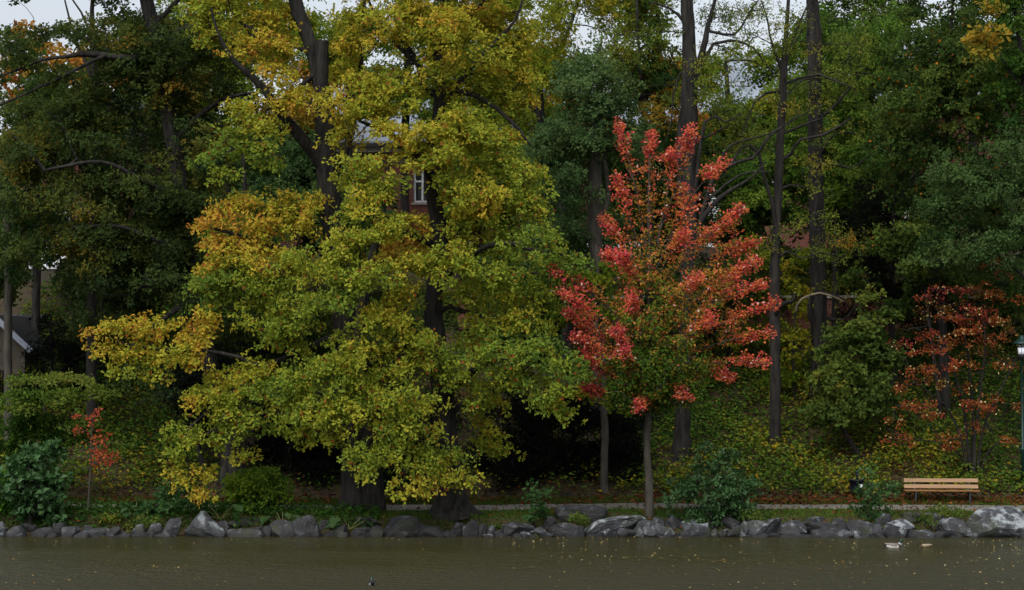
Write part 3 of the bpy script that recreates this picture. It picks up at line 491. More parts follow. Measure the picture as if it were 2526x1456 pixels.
tree('hazel_tree', 'small tree with level layers of pale green leaves at the lower left', 'tree', 54.2, [[(120, 1245, 8), (118, 1180, 7), (125, 1080, 6), (110, 1000, 4), (100, 950, 2)], [(122, 1100, 4), (200, 1000, 3), (270, 970, 1)], [(120, 1100, 4), (60, 1010, 3), (10, 1000, 1)]],
     [(60, 945, 50, 9, -.8, .55), (120, 938, 60, 10, -.8, .6), (190, 945, 45, 10, -.8, .6), (230, 968, 50, 8, -.8, .5), (40, 985, 50, 10, -1, .45), (110, 975, 70, 14, -1, .4), (180, 975, 60, 12, -1, .5), (60, 1010, 60, 8, -1, .55), (160, 1000, 50, 9, -1, .5), (210, 1045, 30, 12, -.8, .5), (180, 1055, 30, 10, -.8, .3), (110, 1040, 80, 20, -.3, .15), (60, 1060, 60, 20, -.3, .2), (130, 1080, 60, 20, -.2, .1), (30, 1100, 50, 25, -.3, .15), (195, 1075, 50, 14, -.5, .3), (100, 1130, 70, 30, 0, .1)],
     [C(44, 74, 24), C(76, 104, 36), C(116, 130, 52), C(140, 120, 66)], seed=45, bark='bark_grey', cover=3.0, r=.3, nros=8, nleaf=6, L=.12, Wd=.06, flatn=.25)
tree('maple_sapling', 'thin red-leaved sapling on the left bank above the irises', 'sapling', 51.6, [[(217, 1262, 6), (220, 1200, 5), (224, 1120, 4), (228, 1040, 3), (232, 1015, 2)], [(224, 1130, 3), (180, 1124, 1.5), (160, 1130, 1)], [(222, 1155, 3), (170, 1160, 1), (150, 1162, 1)], [(226, 1110, 3), (260, 1095, 1.5), (300, 1090, 1)]],
     [(228, 1035, 14, 12, 0, .45), (244, 1022, 8, 7, 0, .5), (225, 1062, 14, 14, 0, .4), (195, 1030, 10, 6, 0, .35, .8), (190, 1062, 12, 5, 0, .3, .6), (232, 1085, 18, 10, 0, .25), (250, 1082, 14, 10, 0, .2), (236, 1115, 22, 12, 0, .45), (250, 1128, 24, 10, -.1, .3), (278, 1128, 16, 6, 0, .35, .6), (238, 1146, 18, 10, 0, .65), (262, 1140, 24, 8, 0, .5)],
     [C(184, 104, 58), C(176, 82, 56), C(164, 66, 54)], seed=46, bark='bark_grey', cover=.8, r=.12, nros=3, nleaf=3, L=.08, Wd=.08, flare=.1, ridge=.02)
def bush(name, label, Y, lobes, ramp, seed, **k):
    q = dict(cover=2.2, r=.26, nros=7, nleaf=6, L=.11, Wd=.085, bark='bark_brown', cat='bush', limbs=[], flare=0); q.update(k)
    return tree(name, label, Y=Y, lobes=lobes, ramp=ramp, seed=seed, **q)
BR = [C(38, 68, 32), C(56, 88, 44), C(76, 108, 62), C(110, 130, 60)]
bush('bush', 'broad-leaved dark green bush on the rocks at the lower left', 51.0, [(80, 1130, 45, 30, 0, .4), (130, 1120, 30, 24, 0, .35), (70, 1170, 60, 30, 0, .4), (120, 1180, 40, 35, 0, .4), (90, 1220, 60, 30, 0, .35), (70, 1260, 50, 26, .2, .2), (130, 1240, 40, 28, 0, .4), (140, 1275, 25, 14, 0, .4), (30, 1205, 40, 25, 0, .45)], BR, 51, nros=5, nleaf=4, L=.17, Wd=.15, cover=1.6, mat='leaf_gloss', wide=.5)
bush('bush', 'lime green low bush at the far left edge above the rocks', 51.7, [(10, 1190, 40, 30, 0, .3), (30, 1230, 50, 26, 0, .3), (0, 1250, 40, 26, 0, .2)], [C(56, 96, 26), C(84, 122, 34), C(110, 140, 44)], 52)
bush('bush', 'loose pale green shrub left of the pointed rock', 51.6, [(400, 1220, 40, 28, 0, .5, .6), (440, 1200, 40, 28, .3, .4, .5), (390, 1258, 45, 20, 0, .4), (450, 1250, 45, 22, 0, .4), (350, 1262, 35, 12, 0, .3)], BR, 53, cover=1.1, L=.12)
bush('bush', 'lime green bush under the left oak beside the path', 51.9, [(600, 1190, 40, 20, 0, .55), (650, 1178, 45, 22, 0, .5), (690, 1200, 30, 26, .2, .3), (620, 1215, 45, 22, 0, .45), (670, 1225, 45, 22, 0, .4), (640, 1250, 50, 16, 0, .2), (580, 1210, 20, 8, -.1, .55)], [C(52, 82, 26), C(84, 112, 34), C(116, 140, 42), C(130, 140, 44)], 54, L=.14, Wd=.07, flatn=.3)
bush('bush', 'rounded green bush between the red maple and the bin', 51.35, [(1750, 1140, 45, 35, 0, .3, .6), (1800, 1150, 40, 35, 0, .3, .6), (1720, 1180, 50, 28, 0, .4), (1790, 1190, 55, 34, 0, .3), (1840, 1200, 30, 30, 0, .3), (1700, 1215, 50, 28, 0, .4), (1770, 1230, 70, 34, -.1, .4), (1670, 1235, 28, 14, -.1, .35), (1830, 1245, 40, 30, 0, .35), (1730, 1262, 60, 22, -.1, .35), (1795, 1272, 40, 16, -.1, .35), (1850, 1260, 20, 16, 0, .4), (1770, 1290, 14, 8, -.2, .5), (1745, 1110, 14, 20, 0, .5, .4)], BR, 55, L=.10, Wd=.085, cover=1.7, mat='leaf_gloss', nros=6, nleaf=5, wide=.5)
bush('bush', 'small blue-green sapling bush left of the stone slab', 51.0, [(1318, 1200, 8, 12, 0, .4, .8), (1325, 1225, 22, 12, 0, .4), (1345, 1215, 10, 8, 0, .4), (1305, 1225, 12, 6, 0, .4), (1320, 1250, 24, 16, 0, .35), (1330, 1268, 22, 12, 0, .35), (1310, 1280, 18, 10, 0, .3)], BR, 56, L=.10, Wd=.08, cover=1.3, r=.16, nros=4, nleaf=4)
bush('bush', 'loose green bush in front of the bin', 51.5, [(2140, 1165, 8, 14, 0, .6, .6), (2150, 1195, 26, 16, 0, .5, .6), (2180, 1205, 24, 12, 0, .6, .6), (2125, 1215, 26, 16, 0, .5, .8), (2160, 1225, 40, 16, 0, .45, .8), (2195, 1215, 16, 8, 0, .6, .7), (2150, 1245, 36, 14, 0, .35), (2130, 1265, 34, 12, 0, .35), (2170, 1265, 26, 12, 0, .35)], BR, 57, L=.10, Wd=.085, cover=1.25, r=.2, nros=5, nleaf=4)
for q, lb in (((1870, 1272, 40, 8), 'low creeping plant between the rocks right of the rounded bush'), ((2280, 1283, 24, 7), 'small creeping plant between the pale rocks below the bench'), ((2330, 1262, 40, 8), 'low green tuft in the grass before the bench'), ((1420, 1282, 40, 7), 'low yellow-green plant under the stone slab'), ((350, 1290, 40, 8), 'low weeds among the rocks beside the irises')):
    bush('small_plant', lb, 50.9, [(q[0], q[1], q[2], q[3], 0, .5)], GRN, int(q[0]), L=.07, Wd=.05, r=.14, cover=1.8, twigs=False, group='low plants among the rocks', cat='plant')

# ---- big-leaved plants and irises
def burdock(label, px, py, Y, n, s, seed):
    rs = np.random.RandomState(seed); b = P(px, py, Y); b[2] = float(gz(b[0], Y)); root = thing('burdock_plant', b, label, 'plant', 'large-leaved plants on the rocks')
    for i in range(n):
        a = rs.rand() * 2 * pi; rr = rs.uniform(.12, .34) * s * 1.6; h = rs.uniform(.1, .45) * s; tip = np.array([cos(a) * rr, sin(a) * rr - .1, h])
        A = np.array([[0, 0, 0.]]); B = tip[None]; V, Fq = prisms(A, B, np.array([.012]), np.array([.007]), 5)
        st = raw_mesh('leaf_stalk', V, Fq.ravel(), np.full(len(Fq), 4), M['stalk'], root)
        d = unit(np.array([cos(a), sin(a) - .4, -.35 + rs.randn() * .25])); sd_ = unit(np.cross(d, np.array([0, 0, 1.]))); up = np.cross(sd_, d)
        Ls = rs.uniform(.28, .42) * s; vs = []; nu = 7
        for u in range(nu + 1):
            f = u / nu; wv_ = Ls * .42 * (math.sin(pi * f ** .75) ** .7) * (1 + .12 * rs.randn())
            for v in (-1, -.5, 0, .5, 1): vs.append(tip + d * Ls * f + sd_ * wv_ * v + up * (.10 * Ls * abs(v) + .03 * math.sin(f * 9 + v * 4) * Ls) - np.array([0, 0, .3 * Ls * f * f]))
        i0 = (np.arange(nu)[:, None] * 5 + np.arange(4)[None]).ravel(); Fq = np.stack([i0, i0 + 1, i0 + 6, i0 + 5], 1)
        col = np.tile(ramp_eval([C(40, 66, 28), C(62, 88, 42)], np.array([rs.rand()])), (len(vs), 1))
        raw_mesh('leaf', vs, Fq.ravel(), np.full(len(Fq), 4), M['leaf_gloss'], root, (0, 0, 0), col, True)
M['stalk'] = flat('stalk', C(110, 110, 60))
burdock('large-leaved plant drooping over the rocks right of the lime green bush', 700, 1270, 51.1, 10, .85, 61)
burdock('large-leaved plant at the foot of the twin-trunked oak', 862, 1280, 51.0, 10, .85, 62)
burdock('large-leaved plant behind the pointed rock', 545, 1285, 51.3, 8, .9, 63)
burdock('large-leaved plant among the irises', 330, 1275, 51.4, 8, .8, 64)
def iris(label, px, py, Y, n, ln, ramp, seed, droop=.9):
    rs = np.random.RandomState(seed); b = P(px, py, Y); b[2] = float(gz(b[0], Y)); V = []; Fl = []; col = []
    for i in range(n):
        a = rs.rand() * 2 * pi; p0 = b + np.array([rs.randn() * .12, rs.randn() * .08, 0]); l = ln * rs.uniform(.6, 1.2); dr = droop * rs.uniform(.5, 1.4); h = rs.uniform(.5, .95)
        hd = np.array([cos(a), sin(a) - .3, 0]); sdv = np.array([-sin(a), cos(a), 0]); k0 = len(V); cc = ramp_eval(ramp, np.array([rs.rand()]))[0]
        for u in range(6):
            f = u / 5; p = p0 + hd * l * .75 * f ** 1.3 + np.array([0, 0, l * (h * f - dr * f ** 2.4 * .8)]); w = .016 * (1 - f ** 2) + .002
            V += [p - sdv * w, p + sdv * w]; col += [cc, cc]
            if u: j = k0 + 2 * u; Fl += [j - 2, j - 1, j + 1, j]
    o = raw_mesh('iris_plant', V, Fl, np.full(len(Fl) // 4, 4), M['leaf'], None, b, np.array(col), True); meta(o, label, 'plant', 'irises on the bank')
IR = [C(80, 116, 34), C(130, 150, 50), C(178, 168, 76), C(170, 128, 66)]
for k_, (lb, px, py, Y, n, ln, dr) in enumerate([('yellowing iris clump hanging over the low flat rock', 300, 1290, 50.75, 60, .62, 1.2), ('yellow iris clump left of the drooping clump, by the sapling foot', 245, 1290, 50.8, 40, .5, 1.2), ('green iris tuft behind the yellowing clump', 270, 1272, 51.2, 50, .45, .4), ('green grass tuft behind the iris clumps', 345, 1250, 51.9, 50, .45, .6), ('small yellow iris clump at the foot of the upright rounded rock', 345, 1285, 50.9, 24, .35, 1.1), ('dark grass tuft on the bank right of the leaning oak', 1210, 1282, 51.0, 60, .3, .5), ('single arching reed over the dark rocks left of the slab', 1290, 1280, 50.8, 4, .8, 1.3)]):
    iris(lb, px, py, Y, n, ln, IR if 'yellow' in lb or 'reed' in lb else [C(50, 86, 28), C(90, 126, 40)], 70 + k_, dr)

# ---- centre back
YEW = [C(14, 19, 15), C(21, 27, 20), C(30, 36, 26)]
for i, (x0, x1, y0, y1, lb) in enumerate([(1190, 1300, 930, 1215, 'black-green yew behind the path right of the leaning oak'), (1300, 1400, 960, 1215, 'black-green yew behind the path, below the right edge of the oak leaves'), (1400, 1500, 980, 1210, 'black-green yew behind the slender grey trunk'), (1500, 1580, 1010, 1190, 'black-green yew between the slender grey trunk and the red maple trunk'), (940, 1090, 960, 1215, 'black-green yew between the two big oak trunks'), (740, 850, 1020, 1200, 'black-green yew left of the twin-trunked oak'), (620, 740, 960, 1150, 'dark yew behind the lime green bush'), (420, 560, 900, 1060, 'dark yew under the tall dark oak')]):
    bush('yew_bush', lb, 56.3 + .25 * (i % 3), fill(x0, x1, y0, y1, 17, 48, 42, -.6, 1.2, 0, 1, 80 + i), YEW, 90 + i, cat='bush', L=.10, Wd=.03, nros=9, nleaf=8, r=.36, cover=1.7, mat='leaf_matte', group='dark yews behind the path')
tree('tree', 'slender grey tree left of the red maple', 'tree', 55.5, [[(1492, 1232, 22), (1490, 1200, 19), (1491, 1080, 18), (1490, 1000, 17), (1487, 900, 16), (1482, 800, 15), (1478, 700, 12), (1470, 600, 8)], [(1488, 960, 7), (1460, 940, 4), (1440, 960, 2)]],
     [(1460, 965, 28, 10, -1, .55), (1490, 985, 40, 10, -1, .45), (1530, 1000, 40, 12, -1, .4), (1440, 970, 10, 6, -1, .8, .5), (1480, 760, 60, 40, 0, .3), (1440, 700, 50, 40, 0, .3), (1500, 680, 60, 50, .5, .2), (1410, 760, 40, 40, 0, .25)], YG, seed=101, bark='bark_grey', cover=1.5, r=.35, nros=6, nleaf=6, L=.13, Wd=.11, flare=.1, ridge=.02)
tree('tree', 'dense blue-green tree with a pale grey trunk behind the red maple top', 'tree', 60, [[(1475, 1080, 34), (1478, 900, 34), (1478, 750, 34), (1470, 600, 36), (1468, 480, 36), (1470, 380, 28), (1475, 260, 18), (1480, 120, 8)], [(1476, 560, 16), (1500, 480, 14), (1492, 400, 12), (1500, 330, 6)], [(1470, 520, 12), (1410, 440, 8), (1370, 380, 5)]],
     fill(1340, 1560, 150, 370, 24, 60, 42, -1.5, 1.5, .1, .45, 103) + fill(1320, 1600, 370, 660, 24, 55, 40, .3, 2.5, .1, .5, 104) + fill(1310, 1440, 330, 600, 9, 50, 36, -1.5, 0, .2, .5, 105) + [(1560, 330, 50, 60, 0, .3), (1380, 330, 60, 50, -1, .3), (1420, 210, 50, 40, -1, .4), (1480, 130, 50, 30, 0, .35), (1590, 420, 40, 50, 1, .3), (1400, 560, 40, 50, -1, .2), (1390, 480, 50, 50, -1.2, .15)],
     [C(58, 84, 48), C(78, 104, 58), C(102, 126, 74), C(112, 122, 58), C(152, 114, 50)], seed=102, bark='bark_grey', cover=1.25, r=.5, nros=14, nleaf=7, L=.11, Wd=.075, step=.7, flatn=.6)
tree('ash_tree', 'tall tree with drooping yellow-green leaves at the top, right of the oak', 'tree', 63.5, [[(1400, 900, 26), (1395, 600, 22), (1370, 400, 18), (1335, 300, 16), (1330, 230, 12), (1400, 80, 9), (1450, -80, 5)], [(1350, 330, 14), (1290, 230, 9), (1240, 160, 5)], [(1340, 290, 10), (1335, 180, 7), (1340, 60, 4)]],
     fill(1300, 1490, -40, 190, 18, 50, 48, -1.5, 1.5, .3, .6, 107) + [(1330, 230, 30, 40, 1, .4, .6), (1500, 60, 50, 60, .5, .4), (1400, -120, 120, 70, 0, .4)], YG, seed=106, cover=1.6, r=.55, nros=10, nleaf=7, L=.17, Wd=.05, droop=.9, flatn=.7, keep_up=.2, step=.7)
tree('maple_tree', 'dark green and gold maple behind the blue-green tree', 'tree', 67, [[(1600, 900, 26), (1605, 600, 22), (1600, 400, 16), (1580, 200, 10), (1570, 0, 5)]], fill(1490, 1650, 0, 330, 20, 52, 40, -1.5, 1.5, .1, .6, 108) + fill(1560, 1700, 150, 300, 4, 40, 35, 0, 1, .7, .9, 109) + fill(1560, 1690, 380, 640, 10, 60, 45, 0, 1.5, 0, .4, 110), [C(38, 62, 26), C(56, 80, 30), C(96, 96, 34), C(156, 116, 36), C(176, 108, 44)], seed=107, cover=1.5, **bgp)

# ---- locust group right of the maple
LOC = [C(62, 86, 32), C(92, 110, 42), C(124, 130, 48), C(156, 118, 46)]
thin = dict(r=.5, nros=12, nleaf=7, L=.085, Wd=.04, step=.6, bark='bark', mat='leaf_matte', flatn=.6, droop=.4, bare=.6)
E_l = [[(1680, 1135, 44), (1682, 1080, 38), (1686, 950, 34), (1690, 800, 34), (1697, 650, 34), (1700, 520, 36), (1700, 400, 34), (1702, 330, 36), (1700, 250, 40), (1702, 180, 38), (1700, 100, 34), (1695, 0, 30), (1690, -150, 20), (1690, -280, 10)],
 [(1690, 520, 30, .3), (1682, 400, 30, .3), (1686, 300, 26, .4), (1695, 220, 22, .4)], [(1705, 240, 16), (1732, 130, 16), (1745, 70, 12), (1765, 0, 8), (1790, -80, 5)], [(1722, 180, 10), (1760, 108, 8), (1800, 100, 7), (1860, 120, 5), (1910, 190, 3)], [(1745, 75, 8), (1810, 85, 6), (1850, 30, 4), (1880, -10, 3)],
 [(1695, 130, 12), (1690, 60, 9), (1650, 20, 6), (1600, 5, 4)], [(1690, 190, 8), (1680, 180, 7), (1662, 230, 4), (1655, 300, 3), (1640, 350, 2)], [(1714, 620, 16), (1722, 560, 14), (1755, 510, 12), (1800, 470, 9), (1850, 440, 6), (1890, 400, 4)], [(1725, 550, 12), (1760, 440, 10), (1820, 400, 9), (1860, 390, 8), (1895, 340, 7), (1935, 310, 5), (1990, 280, 3)],
 [(1708, 530, 12), (1740, 300, 7, -.3), (1790, 300, 5, -.3), (1830, 280, 3)], [(1770, 430, 8), (1800, 360, 6), (1900, 330, 4), (1960, 290, 2)], [(1720, 350, 8), (1760, 330, 5), (1800, 310, 3)], [(1735, 500, 8), (1830, 430, 5), (1900, 425, 3)]]
E_b = fill(1500, 1680, -20, 140, 8, 40, 28, -.5, 1.5, .3, .6, 171, .8) + fill(1700, 1960, 0, 330, 12, 50, 28, -1, 2, .3, .6, 172, .8) + fill(1710, 1900, 20, 170, 12, 45, 26, -1, 1.5, .3, .6, 112, .9) + fill(1640, 1800, 180, 420, 8, 45, 30, -.5, 2, .3, .7, 113, .6) + [(1720, 220, 20, 60, -.4, .7, .6), (1640, 60, 50, 40, 0, .2, .6), (1750, -80, 120, 60, 0, .3), (1700, -180, 130, 60, 0, .3)]
tree('locust_tree', 'double-stemmed dark locust rising behind the red maple, with long crooked limbs to the right', 'tree', 57.5, E_l, E_b, LOC, seed=111, cover=.9, sides=16, **thin)
F_l = [[(1909, 1115, 30), (1911, 1060, 27), (1913, 900, 26), (1912, 800, 27), (1911, 700, 25), (1914, 580, 22), (1920, 450, 21), (1926, 320, 20), (1932, 200, 19), (1936, 120, 14), (1942, 40, 10), (1950, -80, 6)],
 [(1913, 775, 14, -.1), (1925, 755, 12, -.4), (1945, 745, 11, -.6), (1958, 742, 9, -.7), (1965, 725, 8, -.8)], [(1913, 560, 12, -.1), (1903, 500, 10, -.3), (1885, 440, 9, -.5), (1872, 380, 9, -.7), (1850, 357, 8, -.8), (1828, 365, 7, -.9), (1800, 410, 5, -1), (1770, 445, 4, -1)],
 [(1920, 400, 10), (1950, 380, 8), (1975, 345, 7, -.3), (2030, 335, 7, -.5), (2060, 318, 5, -.7), (2100, 290, 3, -.8)], [(1925, 330, 8), (1955, 320, 7), (1990, 305, 6, -.2), (2030, 290, 3, -.5)], [(1930, 210, 8), (1970, 195, 7), (2020, 185, 6, -.4), (2060, 200, 5, -.6), (2100, 215, 3, -.8)],
 [(1932, 190, 10), (1955, 100, 7), (1980, 40, 5), (2010, -20, 3)], [(1932, 180, 9), (1905, 110, 6), (1890, 40, 4), (1870, -20, 3)], [(1928, 225, 8), (1890, 230, 7), (1860, 255, 5), (1830, 330, 3)], [(1930, 160, 7), (1965, 100, 5), (1985, 60, 3)], [(1915, 470, 8), (1950, 455, 5), (2000, 470, 3)], [(1913, 640, 8), (1940, 620, 5), (1980, 640, 3)]]
F_b = fill(1800, 2120, -20, 420, 16, 50, 30, -.5, 2, .3, .6, 173, .8) + fill(1850, 2000, 10, 160, 8, 40, 26, -1, 1, .3, .7, 116, .8) + fill(1780, 2080, 220, 420, 10, 50, 26, -1, 1, .3, .8, 117, .6) + fill(1850, 2100, 430, 700, 9, 50, 28, -1, 1, .4, .9, 118, .5)
FT = tree('locust_tree', 'slim straight dark-trunked tree with crooked bare limbs, left of the thicker straight trunk', 'tree', 58.6, F_l, F_b, LOC, seed=115, cover=.9, **dict(thin, bark='bark_brown'), ridge=.03, flare=.2)
pl = catmull([[*P(a, b_, 58.1), w_ / 2 / S(58.1)] for a, b_, w_ in ((1963, 768, 6), (1966, 752, 6), (1978, 738, 6), (1998, 728, 5.5), (2022, 723, 5), (2048, 729, 4), (2070, 738, 3), (2082, 744, 2))])
br = tubes_mesh('branch', [tube(pl[:, :3], pl[:, 3], 7, rs)], M['bark_light'], FT, tuple(FT.location)); br['label'] = 'bleached bare branch arching to the right'
G_l = [[(2020, 1010, 48), (2022, 930, 42), (2020, 800, 42), (2018, 650, 40), (2014, 500, 38), (2011, 350, 36), (2009, 200, 35), (2008, 80, 38), (2006, 60, 34), (2004, 0, 30), (2000, -150, 20), (1998, -280, 10)],
 [(2000, 790, 14, -.6), (1997, 760, 12, -.7), (2003, 730, 10, -.8), (2025, 722, 8, -1), (2055, 728, 6, -1.2), (2085, 742, 4, -1.2)], [(2018, 410, 8, -.3), (2060, 405, 7, -.4), (2100, 415, 5, -.5), (2150, 380, 3, -.5)], [(2012, 400, 8), (2060, 330, 5, -.5), (2110, 330, 3, -.5)], [(2022, 780, 12), (2080, 790, 8, .3), (2120, 740, 5, .5), (2170, 690, 3)], [(2015, 300, 9), (2070, 250, 6), (2120, 190, 3)]]
G_b = fill(2020, 2170, 20, 230, 9, 50, 38, -1, 1, .2, .5, 121) + fill(2020, 2160, 560, 740, 7, 50, 26, -1, 1, .4, .9, 122, .5) + [(2000, -100, 120, 70, 0, .3), (2060, 330, 60, 40, 0, .4, .6)]
tree('locust_tree', 'thick straight dark trunk with a barkless pale branch at mid height', 'tree', 61.5, G_l, G_b, LOC, seed=120, cover=1.0, sides=16, **thin, ridge=.03)
tree('dead_branch', 'bleached bare arching branch between the two straight trunks', 'branch', 58.2, [[(1957, 775, 7), (1965, 755, 7), (1985, 738, 6), (2010, 728, 6), (2040, 732, 5), (2066, 742, 4)]], [], LOC, seed=125, bark='bark_light', twigs=False, flare=0) if False else None

# bright green understory and right side mass
tree('tree', 'light green tree seen between and behind the straight dark trunks', 'tree', 66, [[(2060, 800, 18), (2060, 500, 14), (2055, 250, 7)]], fill(1930, 2190, 60, 330, 22, 60, 42, -1, 2, .35, .7, 131) + fill(1740, 2170, 330, 560, 26, 62, 42, -1, 2, .25, .6, 132), [C(44, 70, 28), C(64, 96, 34), C(92, 122, 44), C(120, 136, 50), C(140, 130, 44)], seed=130, cover=1.3, **bgp)
tree('tree', 'mid green tree above the straight trunks, against the brick house', 'tree', 69, [[(1850, 850, 18), (1850, 600, 14), (1850, 420, 7)]], fill(1720, 1960, 380, 760, 26, 62, 45, -2, 1, .1, .5, 133), GRN, seed=134, cover=1.5, **bgp)
J_l = [[(2330, 1080, 30), (2325, 900, 26), (2320, 700, 24), (2330, 500, 20), (2340, 250, 12), (2350, 0, 6)], [(2325, 640, 12), (2280, 560, 8), (2230, 500, 4)]]
tree('maple_tree', 'large dark green maple filling the upper right', 'tree', 60.5, J_l, fill(2210, 2526, 60, 330, 26, 70, 45, -2, 1, .15, .55, 141) + fill(2190, 2526, 330, 620, 26, 70, 42, -2, 1, .1, .5, 142) + [(2240, 250, 60, 40, -1.5, .45), (2200, 300, 60, 30, -1.5, .5), (2400, -60, 160, 70, 0, .3)], GRN, seed=140, cover=1.7, r=.55, nros=14, nleaf=7, L=.125, Wd=.085, flatn=.45, droop=.25, step=.7, odd=(.01, C(190, 120, 40)))
tree('maple_tree', 'maple with one orange-yellow spray in the top right corner', 'tree', 57.5, [[(2560, 1000, 24), (2550, 600, 20), (2530, 250, 14), (2500, 0, 8)], [(2530, 230, 8), (2460, 130, 5), (2410, 60, 3)]], [(2420, 80, 24, 20, -1, .85), (2405, 105, 20, 16, -1, .8), (2440, 90, 24, 18, -1, .9), (2450, 20, 30, 16, -1, .75), (2420, 140, 14, 22, -1, .7, .7), (2500, 60, 50, 50, 0, .4), (2520, 150, 40, 50, 0, .3), (2480, 200, 50, 50, 0, .3), (2460, 10, 60, 30, 0, .4), (2530, 300, 50, 60, 0, .2), (2540, -60, 90, 60, 0, .3)], [C(40, 68, 28), C(60, 92, 34), C(84, 112, 40), C(150, 130, 44), C(204, 150, 54)], seed=145, cover=1.7, r=.45, L=.15, Wd=.11)
tree('tree', 'grey-green tree leaning in from the right edge above the red shrub', 'tree', 57, [[(2580, 1100, 24), (2570, 800, 20), (2540, 600, 14), (2480, 500, 8)], [(2560, 720, 10), (2480, 640, 6), (2400, 600, 3)]], fill(2330, 2540, 420, 640, 20, 62, 36, -1.5, .5, .4, .9, 147) + [(2480, 380, 60, 40, -.5, .6), (2510, 330, 50, 50, 0, .5), (2310, 520, 50, 30, -1, .3), (2290, 600, 50, 25, -1, .2)], [C(46, 68, 34), C(60, 84, 42), C(78, 102, 54), C(94, 116, 60)], seed=146, cover=1.8, r=.45, nros=13, nleaf=7, L=.10, Wd=.065, flatn=.45)
tree('birch_tree', 'thin pale birch trunk high against the sky at the upper right', 'tree', 80, [[(2236, 600, 14), (2238, 400, 12), (2240, 250, 11), (2241, 100, 10), (2242, -40, 8), (2243, -150, 5)]], fill(2150, 2300, -20, 150, 14, 42, 35, -1, 1, .3, .6, 149) + fill(2130, 2200, 150, 300, 5, 40, 30, -1, 1, .3, .5, 150), [C(50, 66, 44), C(70, 84, 52), C(96, 100, 50)], seed=148, bark='birch', cover=.8, r=.7, nros=10, nleaf=6, L=.15, Wd=.10, flatn=.8, droop=.5, flare=0, ridge=.01)
tree('conifer_tree', 'black conifer in the gap left of the red shrub', 'tree', 62.5, [[(2200, 900, 18), (2200, 700, 14), (2205, 450, 6)]], fill(2120, 2300, 450, 720, 26, 48, 48, -1, 1.5, 0, 1, 152) + fill(2090, 2300, 700, 860, 12, 50, 40, 0, 1.5, 0, .6, 153), [C(15, 20, 16), C(24, 30, 21), C(38, 46, 28)], seed=151, cover=1.5, r=.45, nros=8, nleaf=7, L=.13, Wd=.035, mat='leaf_matte')
bush('hazel_bush', 'large green bush at the foot of the thick straight trunk', 58.0, [(2120, 810, 60, 40, .5, .6), (2080, 860, 70, 50, .3, .5), (2150, 870, 60, 50, .3, .4), (2060, 920, 70, 40, 0, .5), (2130, 940, 80, 50, 0, .4), (2030, 960, 50, 40, -.2, .6), (2090, 990, 70, 45, -.3, .5), (2160, 1000, 60, 40, -.2, .35), (2010, 1000, 40, 24, -.3, .5), (2060, 1030, 70, 30, -.5, .45), (2140, 740, 50, 18, 1, .6), (2180, 780, 50, 22, 1, .5), (2190, 900, 40, 60, .5, .3)], GRN, 155, L=.15, Wd=.11, r=.42, nros=8, nleaf=6, cover=2.0)
bush('hazel_bush', 'green bush with overhanging sprays above the red shrub', 60.0, [(2260, 640, 60, 22, -1, .5), (2300, 610, 60, 26, -1, .5), (2230, 560, 50, 24, -1, .5), (2300, 690, 70, 24, 0, .35), (2130, 690, 50, 20, 0, .4), (2250, 760, 70, 30, 1, .2), (2350, 700, 60, 40, .5, .3), (2450, 720, 80, 50, 1, .2)], GRN, 156, L=.16, Wd=.11, r=.45, nros=8, nleaf=6, cover=1.8, limbs=[[(2320, 1020, 9), (2300, 850, 8), (2280, 700, 6), (2260, 640, 3)]])
bush('hazel_bush', 'yellow-green undergrowth bush between the slim and thick straight trunks', 61.5, [(1960, 850, 50, 50, 0, .5), (1970, 770, 50, 50, 0, .5), (1940, 700, 50, 50, .5, .6), (1880, 720, 40, 60, 1, .4), (1990, 640, 60, 40, 1, .4), (1850, 820, 60, 50, 1.5, .3), (1960, 930, 60, 30, 0, .2), (1860, 620, 60, 60, 1, .4)], YG, 157, L=.15, Wd=.10, r=.45, cover=1.4, limbs=[[(1960, 980, 7), (1958, 850, 5), (1965, 700, 3)]])
# red shrub at the right
RED = [C(60, 74, 28), C(120, 90, 38), C(154, 88, 42), C(148, 68, 44), C(132, 50, 52)]
K_l = [[(2395, 1172, 9), (2388, 1100, 8), (2375, 1000, 6), (2340, 880, 4), (2290, 800, 3)], [(2402, 1174, 9, 0, 1), (2405, 1080, 8), (2420, 950, 6), (2430, 850, 4), (2420, 740, 3)], [(2385, 1170, 7, 0, 1), (2370, 1080, 6), (2330, 1000, 4), (2250, 940, 3)], [(2412, 1172, 8, 0, 1), (2425, 1060, 6), (2470, 960, 5), (2510, 880, 3)], [(2380, 1168, 6, .2, 1), (2368, 1120, 4), (2310, 1090, 3), (2230, 1085, 2)], [(2418, 1172, 6, 0, 1), (2440, 1110, 4), (2480, 1080, 3)], [(2398, 1174, 8, .2, 1), (2398, 1000, 6, .4), (2385, 860, 4, .4), (2360, 760, 3, .4)]]
